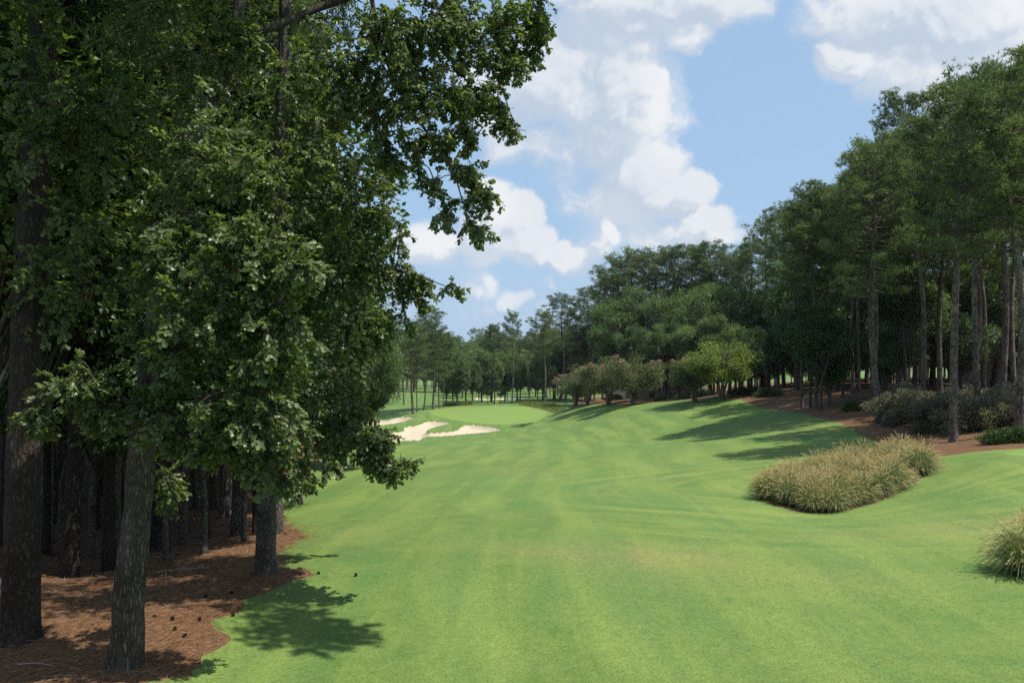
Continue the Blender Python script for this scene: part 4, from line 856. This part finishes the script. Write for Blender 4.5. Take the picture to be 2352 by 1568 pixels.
for (px, py, d, ty, i, ws, lab) in [(1322, 938, 140, 836, 0, 1.2, 'leftmost crape myrtle of the row, pink blossom on its left shoulder'), (1349, 936, 134, 826, 1, 1.1, 'second crape myrtle from the left, small and hemmed in by its neighbours'), (1398, 935, 124, 803, 0, 1.2, 'middle crape myrtle of the left group with the most pink blossom'), (1453, 933, 116, 797, 1, 1.25, 'right-hand crape myrtle of the left group, olive green with stout trunk'),
        (1595, 926, 99, 785, 0, 1.05, 'left crape myrtle of the right pair with pink sprays'), (1657, 925, 95, 757, 2, 1.2, 'yellow-green crape myrtle, brightest and tallest of the row')]:
    topped(MY[i], px, py, d, ty, lab, 'crape myrtle', 'crape myrtles along the crest', ws=ws, rz={1322: .3, 1349: 2.2, 1398: 3.9, 1453: .4, 1595: 5.1, 1657: 1.}[px], H0=6.2)

# ------------------------------------------------------------------ shrubs
def shrub(seed, Rr, H, n, size, tpl=QUAD, spiky=0.0):
    rng = np.random.default_rng(seed); tg, cg_ = G(), G()
    for k in range(9):
        an = rng.uniform(0, 6.28); e = np.array((math.cos(an) * Rr * .7, math.sin(an) * Rr * .7, H * rng.uniform(.5, .9))); tube(tg, smooth_path([(0, 0, -.1), e * .5 + (0, 0, .1), e], 4), [.025, .015, .006], 3)
    for k in range(26):
        d = rdir(rng, 1)[0]; d[2] = abs(d[2]); c = d * np.array((Rr, Rr, H)) * rng.uniform(.55, .88)
        foliage_clump(cg_, rng, c, Rr * .3 * rng.uniform(.8, 1.3), n // 26, tpl, size, nrm(d + (0, 0, spiky)), .8, tint=rng.uniform(.25, .7), droop=.1 - spiky)
    return tg, cg_
def skind(name, seed, Rr, H, n, size, mat, tpl=QUAD, spiky=0.0):
    t_, c_ = shrub(seed, Rr, H, n, size, tpl, spiky); k_ = Kind(name, t_, c_, M['grey_bark'], mat); k_.tm.name = 'stems'; return k_
PS = [skind('purple_shrub', 71, 1.35, 1.35, 5200, .10, M['shrub_leaf'], QUAD, .4), skind('purple_shrub', 72, 1.2, 1.5, 5200, .10, M['shrub_leaf'], QUAD, .4)]
GS = skind('green_shrub', 73, 1.0, .75, 3600, .09, M['green_shrub'], QUAD, .5)
def putshrub(K_, x, y, lab, cat, group=None, s=1.0, sz=None):
    r = empty(K_.name, (x, y, hgt(x, y) - .05), rg.uniform(0, 6.28), s)
    if sz: r.scale = (s, s, sz)
    tag(r, lab, cat, group); a = link('stems', K_.tm, r); a['kind'] = 'stuff'; c = link('foliage', K_.cm, r); c['kind'] = 'stuff'; return r
for (px, py, d, i) in [(2045, 962, 55, 0), (2075, 972, 53, 1), (2105, 980, 51, 0), (2150, 985, 48, 1), (2085, 958, 57, 1), (2135, 968, 53, 0), (2185, 975, 49, 1), (2225, 985, 46.5, 0), (2265, 985, 46.5, 1), (2300, 985, 46, 0), (2205, 968, 52, 0), (2250, 965, 52, 1), (2295, 968, 50, 0), (2330, 975, 48, 1)]:
    p = at(px, py, d); putshrub(PS[i], p[0], p[1], where_label('low purple-grey shrub', p, [(t_, n_.replace('behind ', '')) for t_, n_ in LM_R], 44, 60), 'shrub', 'purple shrubs along the right-hand straw bank', rg.uniform(1.3, 1.6), rg.uniform(1.35, 1.75))
p = gp(1965, 942, 63); putshrub(GS, p[0], p[1], 'small bright green shrub left of the purple shrub row', 'shrub', None, 1.2, 1.1)
p = gp(1990, 942, 62); putshrub(GS, p[0], p[1], 'smaller green shrub against the foot of the paired pines', 'shrub', None, .9)
for (px, d, lab) in [(2310, 38.5, 'spreading green shrub at the foot of the thick right-hand pine'), (2350, 38, 'green shrub cut by the picture edge below the thick right-hand pine'), (2385, 39, 'green shrub beyond the picture edge')][:2]:
    p = gp(px, 1020, d); putshrub(GS, p[0], p[1], lab, 'shrub', None, 1.25, 1.0)
for (px, py, d, lab) in [(1700, 912, 98, 'low dark hedge plant beneath the yellow-green crape myrtle'), (1735, 913, 96, 'low hedge plant with light green tips right of the yellow-green crape myrtle'), (1770, 912, 92, 'dark hedge plant at the right end of the low hedge')]:
    p = gp(px, py, d); putshrub(GS, p[0], p[1], lab, 'shrub', None, 1.7, 1.3)
for (px, py, d) in [(1410, 912, 135), (1530, 915, 122), (1560, 913, 120), (1620, 912, 112)]:
    p = gp(px, py, d); putshrub(GS, p[0], p[1], 'dark low shrub in the shade behind the crape myrtles', 'shrub', 'shrubs behind the crape myrtles', 1.9, 1.4)

# ornamental grass
def grass_clump(seed, H, n=760, npl=165, lean=(0, 0)):
    rng = np.random.default_rng(seed); bg_, pg = G(), G(); lean = np.array((lean[0], lean[1], 0.))
    an = rng.uniform(0, 6.28, n); el = np.arccos(rng.uniform(.0, 1, n) ** .8); L = H * rng.uniform(.6, 1.15, n)
    for i in range(n):
        dh = np.array((math.cos(an[i]), math.sin(an[i]), 0)); e = min(el[i], 1.3); b0 = dh * rng.uniform(0, .2); sd_ = nrm(np.cross(dh, (0, 0, 1.)) + rng.normal(0, .5, 3)) * .007
        r_, z_ = math.sin(e) * L[i] * .75, math.cos(e) * L[i] * .9; dr = rng.uniform(.3, 1.0); w_ = rng.normal(0, .05, 3)
        P = [b0 + (0, 0, -.03), b0 + dh * r_ * .3 + np.array((0, 0, z_ * .55 + .12 * L[i])) + lean * .4, b0 + dh * r_ * .75 + np.array((0, 0, z_ * .82 + .15 * L[i])) + lean * .8 + w_, b0 + dh * r_ * 1.25 + np.array((0, 0, max(.03, z_ * .8 + .15 * L[i] - .34 * dr * L[i]))) + lean + w_]
        v = np.array([P[0] - sd_, P[0] + sd_, P[1] - sd_, P[1] + sd_, P[2] - sd_ * .8, P[2] + sd_ * .8, P[3]]); t0 = rng.uniform(0, .75)
        bg_.add(v, [(0, 1, 3), (0, 3, 2), (2, 3, 5), (2, 5, 4), (4, 5, 6)], np.clip(np.array([0, 0, .15, .15, .4, .4, .8]) * .6 + t0 * .6, 0, .97))
    for i in range(npl):
        a = rng.uniform(0, 6.28); e = math.acos(rng.uniform(.15, 1) ** .9); l = H * rng.uniform(.85, 1.35); dh = np.array((math.cos(a), math.sin(a), 0))
        tip = dh * math.sin(e) * l * .8 + np.array((0, 0, math.cos(e) * l * .95 + .12)) + lean + rng.normal(0, .05, 3); P = smooth_path([dh * .06, tip * .55 + np.array((0, 0, .14 * l)), tip], 5); sd_ = np.cross(dh, (0, 0, 1.)) * .003
        for q in range(3): bg_.add([P[q] - sd_, P[q] + sd_, P[q + 1] + sd_], [(0, 1, 2)], .75)
        k0, ax = P[3], nrm(P[4] - P[3] + np.array((0, 0, -.25)) * np.linalg.norm(P[4] - P[3])); ln = rng.uniform(.14, .24); m_ = 9; ti = float(rng.uniform(0, .95))
        f = np.linspace(0, .92, m_); B = k0 + ax * ln * f[:, None]; D = nrm(ax + nrm(np.cross(ax, rdir(rng, m_))) * .42)
        place(pg, np.array([(-.11, 0, 0), (.11, 0, 0), (0, 1, 0)], float), [(0, 1, 2)], B, D, rdir(rng, m_), .075 * rng.uniform(.7, 1.2, m_), ti)
    return bg_, pg
GC = []
for sd_, h_, ln_ in ((81, .98, (.05, 0)), (82, .88, (-.08, .06)), (83, 1.05, (.0, -.08)), (84, .94, (.1, .08))):
    b_, p_ = grass_clump(sd_, h_, lean=ln_); GC.append((b_.mesh('blades', M['grass_blade']), p_.mesh('plumes', M['plume'])))
def putgrass(i, x, y, s, lab, group=None):
    r = empty('ornamental_grass', (x, y, hgt(x, y)), rg.uniform(0, 6.28), s); tag(r, lab, 'ornamental grass', group)
    a = link('blades', GC[i][0], r); a['kind'] = 'stuff'; b = link('plumes', GC[i][1], r); b['kind'] = 'stuff'
bb = [BED.min(0), BED.max(0)]; pts_ = []
for tr_ in range(4000):
    q = rg.uniform(bb[0], bb[1]); s_ = float(sd_poly(np.array([q[0]]), np.array([q[1]]), BED)[0])
    if s_ < -.16 and all(np.hypot(*(q - o)) > .72 for o in pts_): pts_.append(q)
for j, q in enumerate(pts_): putgrass(j % 4, q[0], q[1], rg.uniform(.82, 1.12), 'tan-plumed clump of ornamental grass in the oval bed right of the fairway', 'grass clumps in the oval bed')
for j, (px, d, s_, lab) in enumerate([(2352, 16.5, 1.0, 'nearest ornamental grass clump, cut off by the picture edge, in front of the oval bed'), (2410, 16.7, 1.15, 'taller ornamental grass clump at the very edge, behind the nearest clump')]):
    p = at(px, 1320, d); putgrass(j, p[0], p[1], s_, lab)
# rough tan grass behind the green
g = G(); rng = np.random.default_rng(91); nb_ = 9000
def tuft_field(poly, n, h_):
    P = np.array(poly); lo, hi = P.min(0), P.max(0); q = rng.uniform(lo, hi, (n * 3, 2)); q = q[sd_poly(q[:, 0], q[:, 1], P) < 0][:n]
    pos = np.column_stack([q, height(q[:, 0], q[:, 1]) - .02]); d = rdir(rng, len(q)) * .45 + (0, 0, 1)
    place(g, SLIM[0] * (.5, 1, 1), SLIM[1], pos, d, rdir(rng, len(q)), h_ * rng.uniform(.6, 1.3, len(q)), np.clip(rng.normal(.5, .25, len(q)), 0, .97))
tuft_field([at(1190, 933, 206)[:2], at(1300, 936, 182)[:2], at(1300, 930, 196)[:2], at(1230, 920, 235)[:2], at(1185, 922, 240)[:2]], 7000, .55)
tuft_field([at(1020, 930, 212)[:2], at(1085, 930, 212)[:2], at(1085, 926, 224)[:2], at(1020, 926, 224)[:2]], 2500, .9)
tag(g.build('rough_grass', M['tan_grass']), 'tall tan grass behind the green', 'grass', None, 'stuff')

# ------------------------------------------------------------------ flagstick, ball
M['white_paint'] = plain('white_paint', (.75, .75, .72), .5, .4, .05); M['yellow_cloth'] = plain('yellow_cloth', (.75, .60, .05), .8, .2, .1)
p = at(1138.5, 932, 194); fz = hgt(p[0], p[1]); fl = empty('flagstick', (p[0], p[1], fz)); tag(fl, 'white flagstick with a yellow flag standing in the hole on the green', 'flagstick')
g = G(); tube(g, [(0, 0, -.1), (0, 0, 1.2), (0, 0, 2.25)], [.03, .028, .022], 8); g.build('pole', M['white_paint'], fl, True)
g = G(); nxx, nzz = 8, 5; X_, Z_ = np.meshgrid(np.linspace(.02, .55, nxx), np.linspace(1.78, 2.22, nzz)); Z2 = Z_ - .35 * (X_ - .02) ** 1.3; Y_ = .05 * np.sin(X_ * 11) * (X_ > .03)
idx = np.arange(nxx * nzz).reshape(nzz, nxx); tr_ = np.concatenate([np.stack([idx[:-1, :-1], idx[:-1, 1:], idx[1:, 1:]], -1).reshape(-1, 3), np.stack([idx[:-1, :-1], idx[1:, 1:], idx[1:, :-1]], -1).reshape(-1, 3)])
g.add(np.stack([X_, Y_, Z2], -1).reshape(-1, 3), tr_); g.build('flag', M['yellow_cloth'], fl, True)

# ------------------------------------------------------------------ straw litter, cones, sticks
rng = np.random.default_rng(101); g = G(); n = 26000
q = np.column_stack([rng.uniform(-9.5, -2.5, n * 2), rng.uniform(9.5, 30, n * 2)]); s_ = sd_poly(q[:, 0], q[:, 1], STRAW_L); q = q[(s_ < .7) & (rng.uniform(size=n * 2) < np.where(s_ > 0, .55 * np.exp(-s_ / .22), 1))][:n]
pos = np.column_stack([q, height(q[:, 0], q[:, 1]) + rng.uniform(.004, .03, len(q))]); a = rng.uniform(0, 6.28, len(q)); d = np.column_stack([np.cos(a), np.sin(a), rng.normal(0, .16, len(q))])
place(g, np.array([(-.014, 0, 0), (.014, 0, 0), (.008, .6, .03), (0, 1, 0)], float), [(0, 1, 2), (0, 2, 3)], pos, d, np.array((0, 0, 1.)) + rng.normal(0, .3, (len(q), 3)), rng.uniform(.12, .22, len(q)), rng.uniform(0, 1, len(q)))
M['needle_litter'] = leaf_mat('needle_litter', (.085, .044, .023), (.33, .190, .105), .1, .7, .2)
tag(g.build('pine_needles', M['needle_litter']), 'reddish fallen pine needles over the straw bed', 'pine needles', None, 'stuff')
g = G(); rng = np.random.default_rng(5)
for k in range(11):
    f = k / 10; r_ = .038 * math.sin(math.pi * (.18 + .78 * f)) + .006; m_ = 9
    an = np.arange(m_) * 2 * np.pi / m_ + k * .4; P = np.column_stack([np.cos(an) * r_ * .5, f * .10 + 0 * an, np.sin(an) * r_ * .5]); D_ = np.column_stack([np.cos(an), np.full(m_, .45), np.sin(an)])
    place(g, np.array([(-.35, 0, .1), (.35, 0, .1), (.22, .9, .0), (0, 1.1, .18), (-.22, .9, 0), (0, .3, .3)], float), [(0, 1, 5), (1, 2, 5), (2, 3, 5), (3, 4, 5), (4, 0, 5)], P, D_, P * (1, 0, 1) + (0, .02, 0), .032, .4)
M['cone'] = plain('cone', (.045, .028, .018), .8, .2, .3, 30); cone_me = g.mesh('pine_cone', M['cone'])
for (px, py) in [(688, 1783 - 0), (620, 1793), (600, 1866), (525, 1893), (468, 1858), (523, 1862), (560, 1915), (860, 1605), (955, 1721), (1068, 1730), (700, 1850)]:
    p = hit(px / 1.30612, py / 1.30612); o = link('pine_cone', cone_me); o.location = (p[0], p[1], hgt(p[0], p[1]) + .03); o.rotation_euler = (rg.uniform(-.3, .3), 0, rg.uniform(0, 6.28)); o.scale = (.65,) * 3
    tag(o, 'dark fallen pine cone lying near the straw edge by the leaning oak', 'pine cone', 'fallen pine cones')
M['twig'] = plain('twig', (.30, .24, .17), .8, .2, .2, 12)
g = G(); tube(g, smooth_path([(0, 0, -.05), (.02, 0, .12), (.0, .03, .25)], 6), [.010, .008, .004], 6)
p = hit(495 / 1.30612, 1755 / 1.30612); o = g.build('stick', M['twig'], None, True); o.location = (p[0], p[1], hgt(p[0], p[1])); tag(o, 'pale stick standing upright in the straw between the two nearest trunks', 'stick')
for j, (px, py, L, lab) in enumerate([(540, 1720, 1.1, 'long pale fallen twig on the straw rim left of the grey trunk'), (590, 1712, .7, 'short fallen twig beside the longer one on the straw rim'), (110, 2010, .7, 'fallen twig in the straw below the thick pine trunk')]):
    g = G(); a = rg.uniform(-.4, .4); e = np.array((math.cos(a), math.sin(a), 0)) * L
    tube(g, smooth_path([-e * .5 + (0, 0, .02), (0, 0.03, .06), e * .5 + np.array((0, .05, .03))], 8), [.010, .009, .003], 5); tube(g, [(0, .03, .06), e * .2 + np.array((-.05, .12, .10))], [.006, .002], 4)
    p = hit(px / 1.30612, py / 1.30612); o = g.build('twig', M['twig'], None, True); o.location = (p[0], p[1], hgt(p[0], p[1])); tag(o, lab, 'twig')

rng = np.random.default_rng(111); g = G(); n = 150000
u_ = rng.uniform(size=n); yy = 1 / (1 / 10.2 - u_ * (1 / 10.2 - 1 / 26)); xx = (rng.uniform(-60, 2420, n) - CX) / F * yy
ok = (sd_poly(xx, yy, STRAW_L) > .05) & (sd_poly(xx, yy, BED) > .1); xx, yy = xx[ok], yy[ok]; zz_ = height(xx, yy)
d = np.column_stack([rng.normal(0, .55, len(xx)), rng.normal(0, .55, len(xx)), np.ones(len(xx))]); cl = np.sin(xx * 2.1 + np.sin(yy * 1.7)) * .12
place(g, np.array([(-.16, 0, 0), (.16, 0, 0), (0, 1, 0)], float), [(0, 1, 2)], np.column_stack([xx, yy, zz_ - .006]), d, np.array((0, -1., .2)) + rng.normal(0, .6, (len(xx), 3)), rng.uniform(.013, .028, len(xx)), np.clip(rng.normal(.5, .22, len(xx)) + cl, 0, .97))
M['turf_blade'] = leaf_mat('turf_blade', (.095, .158, .042), (.205, .255, .082), .42, .6, .15, rnd=0)
tag(g.build('grass', M['turf_blade']), 'short mown grass blades of the near fairway', 'grass', None, 'stuff')
# ------------------------------------------------------------------ houses seen through the trees
def box(g, c, s, m=0):
    x, y, z = np.array(s) / 2; v = np.array([(i, j, k_) for i in (-x, x) for j in (-y, y) for k_ in (-z, z)]) + np.array(c)
    g.add(v, [(0, 1, 3), (0, 3, 2), (4, 6, 7), (4, 7, 5), (0, 4, 5), (0, 5, 1), (2, 3, 7), (2, 7, 6), (0, 2, 6), (0, 6, 4), (1, 5, 7), (1, 7, 3)], .5, m)
M['stone'] = plain('stone', (.34, .30, .25), .9, .2, .3, 4); M['stucco'] = plain('stucco', (.42, .35, .25), .9, .2, .1, 2); M['shingle'] = plain('shingle', (.10, .09, .085), .9, .2, .3, 8)
M['trim'] = plain('trim', (.70, .68, .63), .6, .3, .05); M['pane'] = plain('pane', (.03, .035, .04), .08, .5, .1); M['door_wood'] = plain('door_wood', (.10, .05, .03), .5, .4, .2)
def house(x, y, rz, Wd, Dp, H, lab, wall_m, z=None):
    r = empty('house', (x, y, hgt(x, y) - .2 if z is None else z), rz); tag(r, lab, 'house')
    nwin = 4; ws, wh = 1.1, 1.6; xs = np.linspace(-Wd / 2 + 1.6, Wd / 2 - 1.6, nwin); fl = [1.0] + ([3.9] if H > 4.5 else [])
    g = G(); t = .25; g2 = [(-Wd / 2, Wd / 2)]
    zs = [0.0] + [q for f in fl for q in (f, f + wh)] + [H]
    for a, b in zip(zs[:-1], zs[1:]):          # front wall in courses, window openings left free
        if any(abs(a - f) < 1e-6 for f in fl):
            ed = [-Wd / 2] + [q for x_ in xs for q in (x_ - ws / 2, x_ + ws / 2)] + [Wd / 2]
            for i in range(0, len(ed), 2): box(g, ((ed[i] + ed[i + 1]) / 2, -Dp / 2, (a + b) / 2), (ed[i + 1] - ed[i], t, b - a))
        else: box(g, (0, -Dp / 2, (a + b) / 2), (Wd, t, b - a))
    for s in (-1, 1): box(g, (s * (Wd / 2 - t / 2), t / 2, H / 2), (t - .006, Dp - t, H - .01))
    box(g, (0, Dp / 2, H / 2), (Wd - 2 * t - .01, t, H - .02)); rise = Dp * .32
    for s in (-1, 1): g.add([(s * (Wd / 2 - .1), -Dp / 2, H - .02), (s * (Wd / 2 - .1), Dp / 2, H - .02), (s * (Wd / 2 - .1), 0, H + rise)], [(0, 1, 2)])
    g.build('wall', wall_m, r)
    g = G()
    for s in (-1, 1):
        for k in range(9):
            f0, f1 = k / 9, (k + 1) / 9; y0, y1 = s * (Dp / 2 + .5) * (1 - f0), s * (Dp / 2 + .5) * (1 - f1); z0, z1 = H - .25 + (rise + .35) * f0, H - .25 + (rise + .35) * f1
            v = [(-Wd / 2 - .4, y0, z0 + .05), (Wd / 2 + .4, y0, z0 + .05), (Wd / 2 + .4, y1, z1 + .02), (-Wd / 2 - .4, y1, z1 + .02), (-Wd / 2 - .4, y0, z0 - .02), (Wd / 2 + .4, y0, z0 - .02)]
            g.add(v, [(0, 1, 2), (0, 2, 3), (4, 5, 1), (4, 1, 0)])
    rf = g.build('roof', M['shingle'], r)
    g = G(); box(g, (Wd * .28, .6, H + rise * .9), (.9, .7, 2.2)); g.build('chimney', M['stone'], rf)
    for f in fl:
        for i, x_ in enumerate(xs):
            if f == 1.0 and i == 1:
                g = G(); box(g, (x_, -Dp / 2 + .05, f + wh / 2), (ws, .06, wh)); d_ = g.build('door', M['door_wood'], r)
                g = G(); box(g, (x_ + ws * .35, -Dp / 2 - .01, f + wh * .4), (.06, .07, .12)); g.build('handle', M['trim'], d_); continue
            g = G(); 
            for s in (-1, 1): box(g, (x_ + s * (ws / 2 - .05), -Dp / 2 - .06, f + wh / 2), (.1, .2, wh)); box(g, (x_, -Dp / 2 - .06, f + wh / 2 + s * (wh / 2 - .05)), (ws - .2, .19, .1))
            box(g, (x_, -Dp / 2 - .05, f + wh / 2), (ws - .2, .08, .05)); wn = g.build('window', M['trim'], r)
            g = G(); box(g, (x_, -Dp / 2 + .03, f + wh / 2), (ws - .02, .03, wh - .02)); g.build('pane', M['pane'], wn)
    return r
p = at(2345, 880, 92); house(p[0], p[1], -.45, 13, 9, 6.2, 'stone house glimpsed through the trunks at the far right', M['stone'])
p = at(1495, 900, 150); house(p[0], p[1], .25, 14, 9, 3.6, 'low tan house glimpsed under the crape myrtles', M['stucco'])

# ------------------------------------------------------------------ summer haze
m, n, o = new_mat('haze_air'); pv = nd(n, 'ShaderNodeVolumePrincipled'); pv.inputs['Color'].default_value = (.80, .88, 1.0, 1); pv.inputs['Density'].default_value = .00008; pv.inputs['Anisotropy'].default_value = .2
n.links.new(pv.outputs[0], o.inputs['Volume'])
g = G(); box(g, (0, 2050, 5), (6400, 4500, 64)); tag(g.build('haze', m), 'thin summer haze', 'haze', None, 'stuff')
